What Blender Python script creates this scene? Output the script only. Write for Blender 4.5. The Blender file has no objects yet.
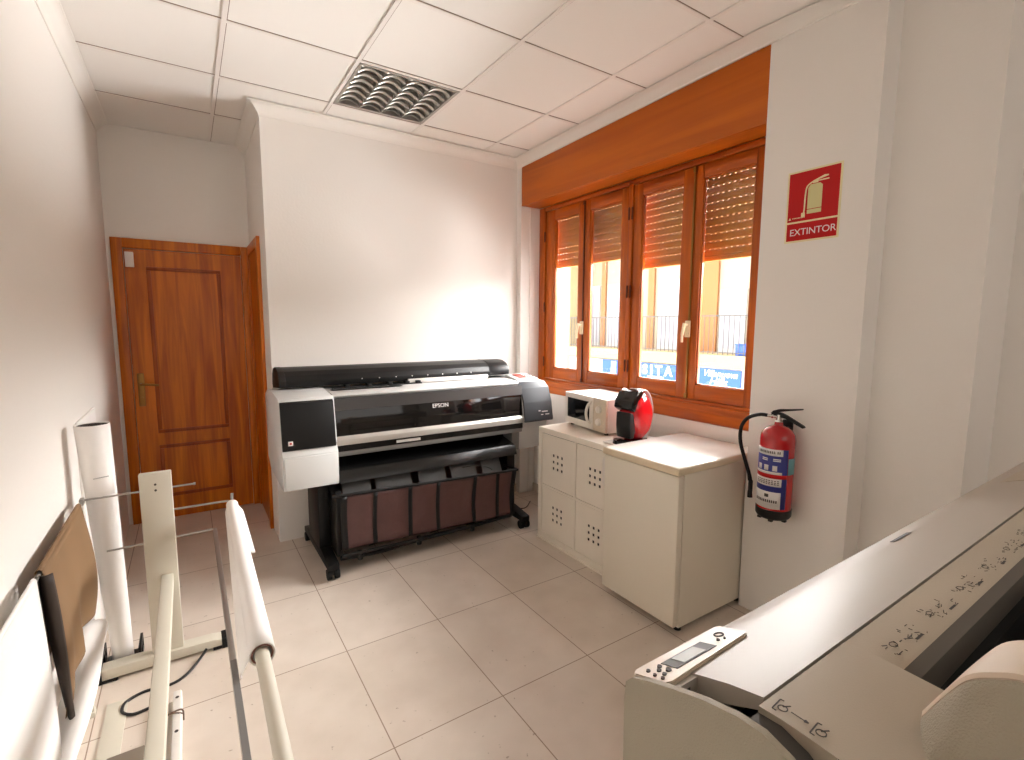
import bpy, bmesh, math, random
from mathutils import Vector, Matrix
random.seed(7)
S = bpy.context.scene
COL = S.collection
PI = math.pi

# ------------------------------------------------------------ materials
def lin(c):
    return tuple(((v/255)/12.92 if v/255 <= .04045 else ((v/255+.055)/1.055)**2.4) for v in c) + (1,)

MATS = {}
def mat(name, rgb, rough=.5, metal=0., spec=.5, bump=0., bscale=200., coat=0., var=0., vscale=6.):
    if name in MATS: return MATS[name]
    m = bpy.data.materials.new(name); m.use_nodes = True
    nt = m.node_tree; b = nt.nodes['Principled BSDF']
    b.inputs['Base Color'].default_value = lin(rgb)
    b.inputs['Roughness'].default_value = rough
    b.inputs['Metallic'].default_value = metal
    b.inputs['Specular IOR Level'].default_value = spec
    b.inputs['Coat Weight'].default_value = coat
    tc = nt.nodes.new('ShaderNodeTexCoord')
    nz = nt.nodes.new('ShaderNodeTexNoise'); nz.inputs['Scale'].default_value = vscale if var else bscale
    nz.inputs['Detail'].default_value = 4
    nt.links.new(tc.outputs['Object'], nz.inputs['Vector'])
    if var:
        r = nt.nodes.new('ShaderNodeValToRGB')
        c = lin(rgb)
        r.color_ramp.elements[0].position = .3; r.color_ramp.elements[1].position = .7
        r.color_ramp.elements[0].color = tuple(x*(1-var) for x in c[:3]) + (1,)
        r.color_ramp.elements[1].color = tuple(min(1, x*(1+var)) for x in c[:3]) + (1,)
        nt.links.new(nz.outputs['Fac'], r.inputs['Fac'])
        nt.links.new(r.outputs['Color'], b.inputs['Base Color'])
    if bump:
        n2 = nt.nodes.new('ShaderNodeTexNoise'); n2.inputs['Scale'].default_value = bscale; n2.inputs['Detail'].default_value = 3
        nt.links.new(tc.outputs['Object'], n2.inputs['Vector'])
        bp = nt.nodes.new('ShaderNodeBump'); bp.inputs['Strength'].default_value = bump; bp.inputs['Distance'].default_value = .01
        nt.links.new(n2.outputs['Fac'], bp.inputs['Height']); nt.links.new(bp.outputs['Normal'], b.inputs['Normal'])
    MATS[name] = m
    return m

def wood(name, dark, light, axis='Z', rough=.35, sc=1.0, amount=1.0):
    m = bpy.data.materials.new(name); m.use_nodes = True; nt = m.node_tree; b = nt.nodes['Principled BSDF']
    tc = nt.nodes.new('ShaderNodeTexCoord'); mp = nt.nodes.new('ShaderNodeMapping')
    s = {'X': (1.3, 22, 22), 'Y': (22, 1.3, 22), 'Z': (22, 22, 1.3)}[axis]
    mp.inputs['Scale'].default_value = tuple(v*sc for v in s)
    nt.links.new(tc.outputs['Object'], mp.inputs['Vector'])
    n = nt.nodes.new('ShaderNodeTexNoise'); n.inputs['Scale'].default_value = 1; n.inputs['Detail'].default_value = 8
    n.inputs['Distortion'].default_value = .8
    nt.links.new(mp.outputs['Vector'], n.inputs['Vector'])
    r = nt.nodes.new('ShaderNodeValToRGB')
    r.color_ramp.elements[0].position = .3; r.color_ramp.elements[1].position = .68
    r.color_ramp.elements[0].color = lin(dark); r.color_ramp.elements[1].color = lin(light)
    nt.links.new(n.outputs['Fac'], r.inputs['Fac']); nt.links.new(r.outputs['Color'], b.inputs['Base Color'])
    b.inputs['Roughness'].default_value = rough
    b.inputs['Coat Weight'].default_value = .05; b.inputs['Specular IOR Level'].default_value = .35; b.inputs['Coat Roughness'].default_value = .3
    MATS[name] = m
    return m

def floor_mat():
    m = bpy.data.materials.new('floor_tiles'); m.use_nodes = True; nt = m.node_tree; b = nt.nodes['Principled BSDF']
    tc = nt.nodes.new('ShaderNodeTexCoord'); mp = nt.nodes.new('ShaderNodeMapping')
    W, Hh = .4474, .6127
    mp.inputs['Location'].default_value = (-.305 + 10*W, .546 + 10*Hh, 0)
    nt.links.new(tc.outputs['Object'], mp.inputs['Vector'])
    br = nt.nodes.new('ShaderNodeTexBrick'); br.offset = 0; br.squash = 1
    br.inputs['Scale'].default_value = 1; br.inputs['Brick Width'].default_value = W; br.inputs['Row Height'].default_value = Hh
    br.inputs['Mortar Size'].default_value = .0022; br.inputs['Mortar Smooth'].default_value = .1; br.inputs['Bias'].default_value = 0
    br.inputs['Color1'].default_value = lin((218, 206, 194)); br.inputs['Color2'].default_value = lin((214, 201, 188))
    br.inputs['Mortar'].default_value = lin((150, 128, 112))
    nt.links.new(mp.outputs['Vector'], br.inputs['Vector'])
    n = nt.nodes.new('ShaderNodeTexNoise'); n.inputs['Scale'].default_value = 5; n.inputs['Detail'].default_value = 8
    nt.links.new(tc.outputs['Object'], n.inputs['Vector'])
    mx = nt.nodes.new('ShaderNodeMixRGB'); mx.blend_type = 'MULTIPLY'; mx.inputs['Fac'].default_value = 1
    rr = nt.nodes.new('ShaderNodeValToRGB'); rr.color_ramp.elements[0].position = .3; rr.color_ramp.elements[1].position = .65
    rr.color_ramp.elements[0].color = (.90, .885, .87, 1); rr.color_ramp.elements[1].color = (1, 1, 1, 1)
    nt.links.new(n.outputs['Fac'], rr.inputs['Fac'])
    nt.links.new(br.outputs['Color'], mx.inputs['Color1']); nt.links.new(rr.outputs['Color'], mx.inputs['Color2'])
    # small dark pits in the stone look
    v = nt.nodes.new('ShaderNodeTexNoise'); v.inputs['Scale'].default_value = 38; v.inputs['Detail'].default_value = 2
    nt.links.new(tc.outputs['Object'], v.inputs['Vector'])
    vr = nt.nodes.new('ShaderNodeValToRGB'); vr.color_ramp.elements[0].position = .70; vr.color_ramp.elements[1].position = .76
    vr.color_ramp.elements[0].color = (1, 1, 1, 1); vr.color_ramp.elements[1].color = (.6, .56, .52, 1)
    nt.links.new(v.outputs['Fac'], vr.inputs['Fac'])
    m2 = nt.nodes.new('ShaderNodeMixRGB'); m2.blend_type = 'MULTIPLY'; m2.inputs['Fac'].default_value = 1
    nt.links.new(mx.outputs['Color'], m2.inputs['Color1']); nt.links.new(vr.outputs['Color'], m2.inputs['Color2'])
    nt.links.new(m2.outputs['Color'], b.inputs['Base Color'])
    b.inputs['Roughness'].default_value = .38; b.inputs['Specular IOR Level'].default_value = .4
    return m

def glass_mat(name='window_glass', tint=(1, 1, 1), k=.08, rough=0.0):
    m = bpy.data.materials.new(name); m.use_nodes = True; nt = m.node_tree; nt.nodes.remove(nt.nodes['Principled BSDF'])
    o = nt.nodes['Material Output']; t = nt.nodes.new('ShaderNodeBsdfTransparent'); g = nt.nodes.new('ShaderNodeBsdfGlossy')
    t.inputs['Color'].default_value = tint + (1,); g.inputs['Roughness'].default_value = rough
    f = nt.nodes.new('ShaderNodeFresnel'); ge = nt.nodes.new('ShaderNodeNewGeometry'); mr = nt.nodes.new('ShaderNodeMapRange')
    mr.inputs['To Min'].default_value = 1.45; mr.inputs['To Max'].default_value = 1/1.45   # same thin-pane reflectance from either side
    nt.links.new(ge.outputs['Backfacing'], mr.inputs['Value']); nt.links.new(mr.outputs['Result'], f.inputs['IOR'])
    mx = nt.nodes.new('ShaderNodeMixShader')
    nt.links.new(f.outputs['Fac'], mx.inputs['Fac']); nt.links.new(t.outputs['BSDF'], mx.inputs[1]); nt.links.new(g.outputs['BSDF'], mx.inputs[2])
    nt.links.new(mx.outputs['Shader'], o.inputs['Surface'])
    return m

M = dict(
    wall=mat('wall_paint', (236, 231, 225), .8, bump=.1, bscale=70),
    ceil=mat('ceiling_tile', (240, 236, 230), .85, bump=.1, bscale=160),
    tee=mat('tee_enamel', (236, 230, 224), .5),
    gap_shade=mat('tile_edge_shade', (150, 130, 118), .9),
    plaster=mat('cornice_plaster', (238, 233, 226), .7),
    base=mat('skirting_tile', (196, 184, 168), .4),
    white=mat('white_laminate', (236, 228, 214), .35, var=.02),
    cream=mat('cream_edge', (222, 206, 178), .45),
    fridge=mat('fridge_enamel', (228, 220, 204), .38, bump=.05, bscale=400),
    topw=mat('glossy_worktop', (246, 242, 234), .16),
    paper=mat('white_paper', (240, 236, 232), .7, var=.015),
    kraft=mat('kraft_paper', (126, 96, 64), .75, var=.08, vscale=3),
    darkpaper=mat('dark_card', (46, 34, 26), .6),
    beige=mat('beige_enamel', (206, 200, 184), .42, var=.015),
    alu=mat('brushed_aluminium', (170, 166, 160), .35, .85),
    black=mat('black_plastic', (12, 11, 11), .45, spec=.35, var=.1),
    blackg=mat('black_gloss', (8, 8, 9), .12),
    rubber=mat('rubber', (12, 11, 11), .6, spec=.3),
    blackm=mat('black_metal', (12, 11, 11), .5, spec=.35),
    egrey=mat('pale_grey_plastic', (206, 206, 204), .35),
    esilver=mat('silver_plastic', (196, 192, 186), .28, .35),
    egreyd=mat('mid_grey_plastic', (120, 118, 116), .4),
    plum=mat('plum_nylon', (88, 60, 58), .42, bump=.5, bscale=22, var=.10, vscale=9),
    guide=mat('grey_guide', (74, 74, 74), .4),
    hp=mat('warm_grey_plastic', (184, 172, 154), .5, bump=.06, bscale=700),
    hpside=mat('stone_grey_plastic', (168, 160, 142), .6, bump=.25, bscale=500),
    hplid=mat('smooth_lid_plastic', (184, 176, 166), .40, spec=.22),
    hpdark=mat('dark_grey_plastic', (70, 66, 62), .6),
    hpcap=mat('light_cap_plastic', (216, 198, 178), .5),
    mark=mat('printed_ink', (66, 60, 56), .6),
    lcd=mat('lcd_glass', (104, 102, 84), .4),
    red=mat('extinguisher_red', (176, 14, 20), .22, coat=.5),
    sred=mat('sign_red', (186, 6, 10), .45, spec=.3),
    swhite=mat('sign_cream', (232, 222, 176), .5),
    sglow=mat('sign_photoluminescent', (212, 204, 148), .5),
    blue=mat('label_blue', (42, 48, 132), .4),
    lwhite=mat('label_white', (226, 222, 220), .4),
    teal=mat('label_teal', (96, 150, 160), .4),
    brass=mat('aged_brass', (150, 110, 56), .3, .8),
    wbrass=mat('pale_brass', (232, 214, 178), .3, .3),
    chrome=mat('chrome', (200, 198, 194), .12, 1.),
    mwhite=mat('microwave_white', (232, 226, 218), .35),
    mwgrey=mat('microwave_panel', (206, 192, 172), .4),
    cred=mat('coffee_red', (196, 10, 24), .14, coat=.6),
    shut=mat('shutter_slat', (180, 128, 52), .8, spec=.15),
    hinge=mat('hinge_brown', (96, 40, 14), .4, .3),
    cable=mat('black_cable', (26, 24, 24), .5),
    tube=mat('lamp_tube', (240, 240, 236), .3),
    refl=mat('louvre_aluminium', (205, 202, 196), .32, .45),
    lumin=mat('luminaire_interior', (170, 164, 156), .4, .3),
    facade=mat('facade_render', (126, 114, 94), .9),
    facade2=mat('facade_plain', (138, 122, 86), .9),
    fbrick=mat('facade_brick', (124, 80, 42), .9, var=.1, vscale=30),
    fwhite=mat('facade_white', (136, 134, 130), .8),
    fgrey=mat('facade_iron', (62, 56, 50), .6),
    fwin=mat('facade_window', (112, 110, 116), .3),
    banner=mat('banner_blue', (14, 60, 130), .6),
    bwhite=mat('banner_white', (190, 190, 190), .6),
    street=mat('street_asphalt', (120, 116, 112), .9),
)
M['glass'] = glass_mat()
M['ewin'] = mat('smoked_cover', (16, 14, 14), .07)
WD = wood('orange_oak_upright', (164, 78, 8), (214, 120, 16), 'Z')
WX = wood('orange_oak_rail', (136, 58, 10), (184, 92, 20), 'X')
WV = wood('orange_stain_upright', (150, 66, 12), (198, 100, 24), 'Z', .32)
WY = wood('orange_stain_rail', (150, 66, 12), (198, 100, 24), 'Y', .32)
WP = wood('pelmet_board', (176, 84, 3), (198, 102, 8), 'Y', .45, .5)
FL = floor_mat()

# ------------------------------------------------------------ helpers
LOC = {}
def bm_new(): return bmesh.new()

def box(bm, a, b, bev=0., seg=2):
    x0, y0, z0 = min(a[0], b[0]), min(a[1], b[1]), min(a[2], b[2]); x1, y1, z1 = max(a[0], b[0]), max(a[1], b[1]), max(a[2], b[2])
    t = bmesh.new()
    bmesh.ops.create_cube(t, size=1)
    bmesh.ops.scale(t, vec=(x1-x0, y1-y0, z1-z0), verts=t.verts)
    bmesh.ops.translate(t, vec=((x0+x1)/2, (y0+y1)/2, (z0+z1)/2), verts=t.verts)
    if bev: bmesh.ops.bevel(t, geom=t.edges[:], offset=bev, segments=seg, affect='EDGES', profile=.5)
    merge(bm, t)
    return bm

def merge(bm, t):
    me = bpy.data.meshes.new('tmp'); t.to_mesh(me); t.free(); bm.from_mesh(me); bpy.data.meshes.remove(me)

def cyl(bm, p0, p1, r0, r1=None, n=20, caps=True):
    p0 = Vector(p0); p1 = Vector(p1); r1 = r0 if r1 is None else r1
    d = (p1-p0); L = d.length
    t = bmesh.new()
    bmesh.ops.create_cone(t, cap_ends=caps, segments=n, radius1=r0, radius2=r1, depth=L)
    q = Vector((0, 0, 1)).rotation_difference(d.normalized())
    bmesh.ops.transform(t, matrix=Matrix.Translation((p0+p1)/2) @ q.to_matrix().to_4x4(), verts=t.verts)
    merge(bm, t); return bm

def tube(bm, pts, r, n=10):
    pts = [Vector(p) for p in pts]
    rings = []
    up = None
    for i, p in enumerate(pts):
        d = (pts[min(i+1, len(pts)-1)] - pts[max(i-1, 0)]).normalized()
        if up is None:
            up = Vector((0, 0, 1)) if abs(d.z) < .9 else Vector((1, 0, 0))
        u = d.cross(up)
        if u.length < 1e-4: u = d.cross(Vector((0, 1, 0)))
        u.normalize(); v = u.cross(d).normalized(); up = v
        rr = r[i] if isinstance(r, (list, tuple)) else r
        rings.append([bm.verts.new(p + (u*math.cos(a) + v*math.sin(a))*rr) for a in [2*PI*k/n for k in range(n)]])
    for a, b in zip(rings, rings[1:]):
        for k in range(n): bm.faces.new((a[k], a[(k+1) % n], b[(k+1) % n], b[k]))
    bm.faces.new(rings[0]); bm.faces.new(rings[-1][::-1])
    return bm

def smooth_path(ctrl, n=8):
    P = [Vector(p) for p in ctrl]; out = []
    for i in range(len(P)-1):
        p0 = P[max(i-1, 0)]; p1 = P[i]; p2 = P[i+1]; p3 = P[min(i+2, len(P)-1)]
        for k in range(n):
            t = k/n
            out.append(.5*((2*p1)+(-p0+p2)*t+(2*p0-5*p1+4*p2-p3)*t*t+(-p0+3*p1-3*p2+p3)*t**3))
    out.append(P[-1]); return out

def prism(bm, poly, axis, a, b, bev=0.):
    """poly: 2-D points; axis 'x': (y,z) extruded along x ; 'y': (x,z) ; 'z': (x,y)"""
    t = bmesh.new()
    def P(p, w): return {'x': (w, p[0], p[1]), 'y': (p[0], w, p[1]), 'z': (p[0], p[1], w)}[axis]
    A = [t.verts.new(P(p, a)) for p in poly]; B = [t.verts.new(P(p, b)) for p in poly]
    t.faces.new(A); t.faces.new(B[::-1])
    for k in range(len(poly)):
        j = (k+1) % len(poly); t.faces.new((A[k], B[k], B[j], A[j]))
    bmesh.ops.recalc_face_normals(t, faces=t.faces[:])
    if bev: bmesh.ops.bevel(t, geom=t.edges[:], offset=bev, segments=2, affect='EDGES', profile=.5)
    merge(bm, t); return bm

def lathe(bm, prof, cx, cy, n=28, base=(0, 0, 1)):
    rings = []
    for r, z in prof:
        if r < 1e-5: rings.append([bm.verts.new((cx, cy, z))])
        else: rings.append([bm.verts.new((cx+r*math.cos(2*PI*k/n), cy+r*math.sin(2*PI*k/n), z)) for k in range(n)])
    for a, b in zip(rings, rings[1:]):
        if len(a) == 1 and len(b) == 1: continue
        for k in range(n):
            j = (k+1) % n
            if len(a) == 1: bm.faces.new((a[0], b[k], b[j]))
            elif len(b) == 1: bm.faces.new((a[k], a[j], b[0]))
            else: bm.faces.new((a[k], a[j], b[j], b[k]))
    bmesh.ops.recalc_face_normals(bm, faces=bm.faces[:])
    return bm

def grid(bm, f, nu, nv):
    V = [[bm.verts.new(f(i/nu, j/nv)) for j in range(nv+1)] for i in range(nu+1)]
    for i in range(nu):
        for j in range(nv): bm.faces.new((V[i][j], V[i+1][j], V[i+1][j+1], V[i][j+1]))
    return bm

def text_bm(bm, s, size, origin, X, Y, depth=.001, shear=0., align='LEFT', spacing=1., bold=0.):
    cu = bpy.data.curves.new('t', 'FONT'); cu.body = s; cu.size = size; cu.extrude = depth; cu.shear = shear; cu.align_x = align
    cu.space_character = spacing; cu.offset = bold; cu.resolution_u = 3
    o = bpy.data.objects.new('t', cu); COL.objects.link(o)
    bpy.context.view_layer.update()
    dg = bpy.context.evaluated_depsgraph_get()
    me = bpy.data.meshes.new_from_object(o.evaluated_get(dg))
    X = Vector(X).normalized(); Y = Vector(Y).normalized(); Z = X.cross(Y)
    mt = Matrix(((X.x, Y.x, Z.x, origin[0]), (X.y, Y.y, Z.y, origin[1]), (X.z, Y.z, Z.z, origin[2]), (0, 0, 0, 1)))
    me.transform(mt); bm.from_mesh(me)
    bpy.data.meshes.remove(me); bpy.data.objects.remove(o); bpy.data.curves.remove(cu)
    return bm

def obj(name, bm, m, parent=None, smooth=True, solid=0., ang=35):
    off = LOC[parent] if parent else Vector((0, 0, 0))
    bmesh.ops.recalc_face_normals(bm, faces=bm.faces[:]) if not solid else None
    me = bpy.data.meshes.new(name); bm.to_mesh(me); bm.free()
    me.transform(Matrix.Translation(-off))
    mm = M[m] if isinstance(m, str) else m
    me.materials.append(mm)
    o = bpy.data.objects.new(name, me); COL.objects.link(o)
    if smooth:
        me.polygons.foreach_set('use_smooth', [True]*len(me.polygons))
        me.set_sharp_from_angle(angle=math.radians(ang))
    if solid:
        md = o.modifiers.new('thickness', 'SOLIDIFY'); md.thickness = solid; md.offset = 0
    if parent: o.parent = parent
    LOC[o] = off.copy()
    return o

def thing(name, label, cat, loc=(0, 0, 0), group=None):
    o = bpy.data.objects.new(name, None); COL.objects.link(o); o.location = loc; o.empty_display_size = .05
    o['label'] = label; o['category'] = cat
    if group: o['group'] = group
    LOC[o] = Vector(loc); return o

def tag(o, label, cat, group=None):
    o['label'] = label; o['category'] = cat
    if group: o['group'] = group
    return o

def struct(name, bm, m, parent=None, **k):
    o = obj(name, bm, m, parent, **k)
    if not parent: o['kind'] = 'structure'
    return o

def sroot(name, loc=(0, 0, 0)):
    o = bpy.data.objects.new(name, None); COL.objects.link(o); o.location = loc; o['kind'] = 'structure'; LOC[o] = Vector(loc); return o

def copy_tree(o, parent=None):
    c = o.copy(); COL.objects.link(c); c.parent = parent; LOC[c] = LOC[o]
    for ch in list(o.children): copy_tree(ch, c)
    return c

B = lambda *a, **k: box(bm_new(), *a, **k)

# ------------------------------------------------------------ room shell
HC = 2.8128
XL, YB, YA = -.65, .84, 1.75
struct('floor', B((XL-.1, -5, -.12), (2.9, YA+.1, 0)), FL, smooth=False)
bm = bm_new()
box(bm, (XL-.1, -5, HC+.006), (.61, YA+.1, HC+.12)); box(bm, (1.19, -5, HC+.006), (2.9, YA+.1, HC+.12))
box(bm, (.61, -5, HC+.006), (1.19, .01, HC+.12)); box(bm, (.61, .567, HC+.006), (1.19, YA+.1, HC+.12)); box(bm, (.61, .01, HC+.085), (1.19, .567, HC+.12))
struct('ceiling', bm, 'ceil', smooth=False)
# suspended grid: tee bars with a dark strip beside each, coloured as tile-edge shade
bm = bm_new(); gp = bm_new()
k = 0
for i in range(-1, 5):
    x = i*.6
    if x < XL+.02 or x > 2.2: continue
    box(bm, (x-.010, -5, HC), (x+.010, YA, HC+.0059)); box(gp, (x+.010, -5, HC+.003), (x+.0135, YA, HC+.0059))
for j in range(-8, 3):
    y = j*.6
    box(bm, (XL, y-.010, HC+.0003), (2.62, y+.010, HC+.0056)); box(gp, (XL, y-.0135, HC+.0032), (2.62, y-.010, HC+.0056))
struct('trim_1', bm, 'tee', smooth=False); struct('trim_2', gp, 'gap_shade', smooth=False)

struct('wall_left', B((XL-.12, -5, 0), (XL, YA, HC)), 'wall', smooth=False)
struct('wall_alcove', B((XL-.12, YA, 0), (.23, YA+.12, HC)), 'wall', smooth=False)
struct('wall_back', B((.23, YB, 0), (2.7, YA+.12, HC)), 'wall', smooth=False)
XW = 2.147
bm = bm_new()
box(bm, (XW, .78, 0), (2.62, YB, HC))               # stub left of the window recess
box(bm, (2.30, -1.29, 0), (2.62, .78, .90))         # wall under the window
box(bm, (2.36, -1.29, 2.45), (2.62, .78, HC))       # lintel behind the shutter box
box(bm, (XW, -1.76, 0), (2.62, -1.29, HC), )        # pillar with the extinguisher
box(bm, (2.285, -2.093, 0), (2.62, -1.76, HC))      # stepped wall beyond the pillar
struct('wall_right', bm, 'wall', smooth=False)
struct('wall_right_near', B((2.62, -5, 0), (2.74, -2.0, HC)), 'wall', smooth=False)
bm = bm_new(); box(bm, (XL, -5.12, 0), (2.74, -5, HC))
struct('wall_rear', bm, 'wall', smooth=False)

# cornices (cove profile) following the wall line
def cornice(path, name, sc=None):
    """path in xy, room on the left-hand side of travel"""
    prof = [(0, HC-.068), (.006, HC-.068), (.008, HC-.055), (.020, HC-.040), (.038, HC-.020), (.052, HC-.008), (.066, HC-.006), (.066, HC), (0, HC)]
    bm = bm_new(); P = [Vector(p) for p in path]; rings = []
    for i, p in enumerate(P):
        ns = []
        if i > 0: d = (P[i]-P[i-1]).normalized(); ns.append(Vector((-d.y, d.x)))
        if i < len(P)-1: d = (P[i+1]-P[i]).normalized(); ns.append(Vector((-d.y, d.x)))
        n = ns[0] if len(ns) == 1 else (ns[0]+ns[1])/(1+ns[0].dot(ns[1]))
        sw, sh_ = sc[i] if sc else (1, 1)
        rings.append([bm.verts.new((p.x+n.x*o_*sw, p.y+n.y*o_*sw, HC-(HC-z)*sh_)) for o_, z in prof])
    for a, b in zip(rings, rings[1:]):
        for k in range(len(prof)):
            j = (k+1) % len(prof); bm.faces.new((a[k], b[k], b[j], a[j]))
    bm.faces.new(rings[0]); bm.faces.new(rings[-1][::-1])
    struct(name, bm, 'plaster')
cornice([(2.285, -2.093), (2.285, -1.76), (XW, -1.76), (XW, -1.29), (XW, YB), (.23, YB), (.23, YA)], 'trim_3', [(1, .45)]*3+[(1.7, .42)]+[(1, 1)]*3)
cornice([(XL, YA), (XL, -5)], 'trim_4')
struct('baseboard_right', B((2.288, -1.29, 0), (2.30, .78, .07)), 'base', smooth=False)
struct('baseboard_back', B((1.2, YB-.01, 0), (XW, YB, .07)), 'base', smooth=False)

# pipe cover strip beside the window
struct('trim_5', B((2.235, .772, .0), (2.245, .78, 2.44)), 'plaster', smooth=False)

# ------------------------------------------------------------ doors
d1 = sroot('door_1', (-.2, YA, 0))
bm = bm_new()
box(bm, (-.626, YA-.022, 0), (-.561, YA, 2.06), .004); box(bm, (.165, YA-.022, 0), (.229, YA, 2.06), .004); box(bm, (-.561, YA-.022, 1.992), (.165, YA, 2.06), .004)
obj('door_frame', bm, WD, d1)
bm = bm_new()
L0, L1 = -.558, .162
box(bm, (L0, YA-.012, .006), (L1, YA-.0005, 1.988))
obj('door_leaf', bm, WD, d1)
def door_panel(x0, x1, z0, z1):
    bm = bm_new(); fr = bm_new()
    y = YA-.012
    w = .026
    for a, b in (((x0, z0), (x1, z0+w)), ((x0, z1-w), (x1, z1)), ((x0, z0+w), (x0+w, z1-w)), ((x1-w, z0+w), (x1, z1-w))):
        box(fr, (a[0], y-.006, a[1]), (b[0], y, b[1]), .003)
    box(bm, (x0+w, y-.0025, z0+w), (x1-w, y, z1-w))
    return bm, fr
for z0, z1 in ((.66, 1.87), (.17, .57)):
    p, f = door_panel(-.435, .022, z0, z1)
    pn = obj('door_panel', p, WD, d1); obj('panel_moulding', f, MATS.get('mould') or wood('mould', (130, 56, 6), (170, 80, 10), 'Z'), pn)
bm = bm_new(); box(bm, (-.535, YA-.020, .87), (-.495, YA-.012, 1.11), .004)
hp_ = obj('handle_plate', bm, 'brass', d1)
bm = bm_new(); cyl(bm, (-.515, YA-.02, 1.03), (-.515, YA-.06, 1.03), .009)
tube(bm, smooth_path([(-.515, YA-.058, 1.03), (-.49, YA-.062, 1.032), (-.45, YA-.060, 1.027), (-.41, YA-.056, 1.022)]), .008)
cyl(bm, (-.515, YA-.02, .93), (-.515, YA-.026, .93), .009)
obj('door_handle', bm, 'brass', hp_)
bm = bm_new(); box(bm, (-.55, YA-.034, 1.86), (-.50, YA-.0225, 1.965), .004)
sn = obj('door_sensor', bm, 'mwhite', None); tag(sn, 'small white alarm contact at the top left corner of the brown door', 'sensor')

d2 = sroot('door_2', (.23, 1.4, 0))
bm = bm_new()
box(bm, (.208, 1.11, 0), (.2299, 1.175, 2.06), .003); box(bm, (.208, 1.70, 0), (.2299, 1.728, 2.06), .003); box(bm, (.208, 1.175, 1.992), (.2299, 1.70, 2.06), .003)
obj('door_frame', bm, WD, d2)
obj('door_leaf', B((.219, 1.178, .006), (.2298, 1.698, 1.99)), WD, d2)

# ------------------------------------------------------------ window
struct('trim_6', prism(bm_new(), [(-1.29, 2.432), (.775, 2.440), (.775, HC-.066), (-1.29, HC-.030)], 'x', 2.147, 2.175, .002), WP)           # shutter-box pelmet board
struct('trim_7', B((2.175, -1.29, 2.442), (2.335, .775, 2.459)), WP)                  # its underside
wn = sroot('window_1', (2.36, -.26, .9))
bm = bm_new()
box(bm, (2.335, .70, .995), (2.40, .78, 2.44), .004); box(bm, (2.335, -1.29, .995), (2.40, -1.225, 2.44), .004)
box(bm, (2.335, -.275, .995), (2.40, -.235, 2.44), .004)
obj('window_frame', bm, WV, wn)
bm = bm_new()
box(bm, (2.335, -1.225, 2.405), (2.40, .70, 2.44), .004); box(bm, (2.335, -1.225, .995), (2.40, .70, 1.02), .004)
obj('window_rail', bm, WY, wn)
bm = bm_new()
prism(bm, [(2.29, .905), (2.29, .925), (2.298, .94), (2.298, .962), (2.312, .975), (2.318, 1.0), (2.40, 1.0), (2.40, .90), (2.30, .90)], 'y', -1.29, .78)
obj('window_sill', bm, WY, wn)
sashes = [(.695, .218, .582, .285), (.212, -.233, .158, -.165), (-.277, -.752, -.350, -.672), (-.758, -1.222, -.812, -1.132)]
ZB, ZT, GB, GT = 1.022, 2.403, 1.113, 2.325
for k, (ya, yb, ga, gb) in enumerate(sashes):
    bm = bm_new()
    x0, x1 = 2.345, 2.385
    box(bm, (x0, ga, ZB), (x1, ya, ZT), .005); box(bm, (x0, yb, ZB), (x1, gb, ZT), .005)
    s = obj('sash', bm, WV, wn)
    bm = bm_new(); box(bm, (x0+.001, gb, ZB), (x1, ga, GB), .004); box(bm, (x0+.001, gb, GT), (x1, ga, ZT), .004)
    obj('sash_rail', bm, WY, s)
    obj('pane', B((2.362, gb-.003, GB-.003), (2.366, ga+.003, GT+.003)), 'glass', s, smooth=False)
    bm = bm_new(); w = .008
    for a, b in (((gb, GB), (ga, GB+w)), ((gb, GT-w), (ga, GT)), ((gb, GB), (gb+w, GT)), ((ga-w, GB), (ga, GT))):
        box(bm, (2.354, a[0], a[1]), (2.361, b[0], b[1]))
    obj('glazing_bead', bm, WV, s)
for yh, zs in ((.698, (1.16, 1.62, 2.2)), (-.26, (1.19, 1.70, 2.22))):
    for z in zs:
        for q in ((0,) if yh > 0 else (-.014, .014)):
            bm = bm_new(); cyl(bm, (2.332, yh+q, z-.035), (2.332, yh+q, z+.035), .007, n=12)
            cyl(bm, (2.332, yh+q, z+.035), (2.332, yh+q, z+.043), .007, .003, n=12); cyl(bm, (2.332, yh+q, z-.043), (2.332, yh+q, z-.035), .003, .007, n=12)
            obj('hinge', bm, 'hinge', wn)
for yh in (.215, -.755):
    bm = bm_new(); box(bm, (2.337, yh-.006, 1.05), (2.345, yh+.006, 2.38), .002)
    for z in (1.04, 2.385): box(bm, (2.332, yh-.010, z-.015), (2.345, yh+.010, z+.015), .002)
    obj('espagnolette_rod', bm, 'hinge' if yh > 0 else 'brass', wn)
    bm = bm_new(); box(bm, (2.325, yh-.018, 1.40), (2.337, yh+.018, 1.50), .004)
    cyl(bm, (2.325, yh, 1.475), (2.300, yh, 1.475), .009)
    tube(bm, smooth_path([(2.300, yh, 1.485), (2.296, yh+.004, 1.45), (2.298, yh+.012, 1.41), (2.305, yh+.018, 1.37)]), [.010]*8+[.009]*8+[.007]*9)
    obj('window_handle', bm, 'wbrass', wn)

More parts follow.
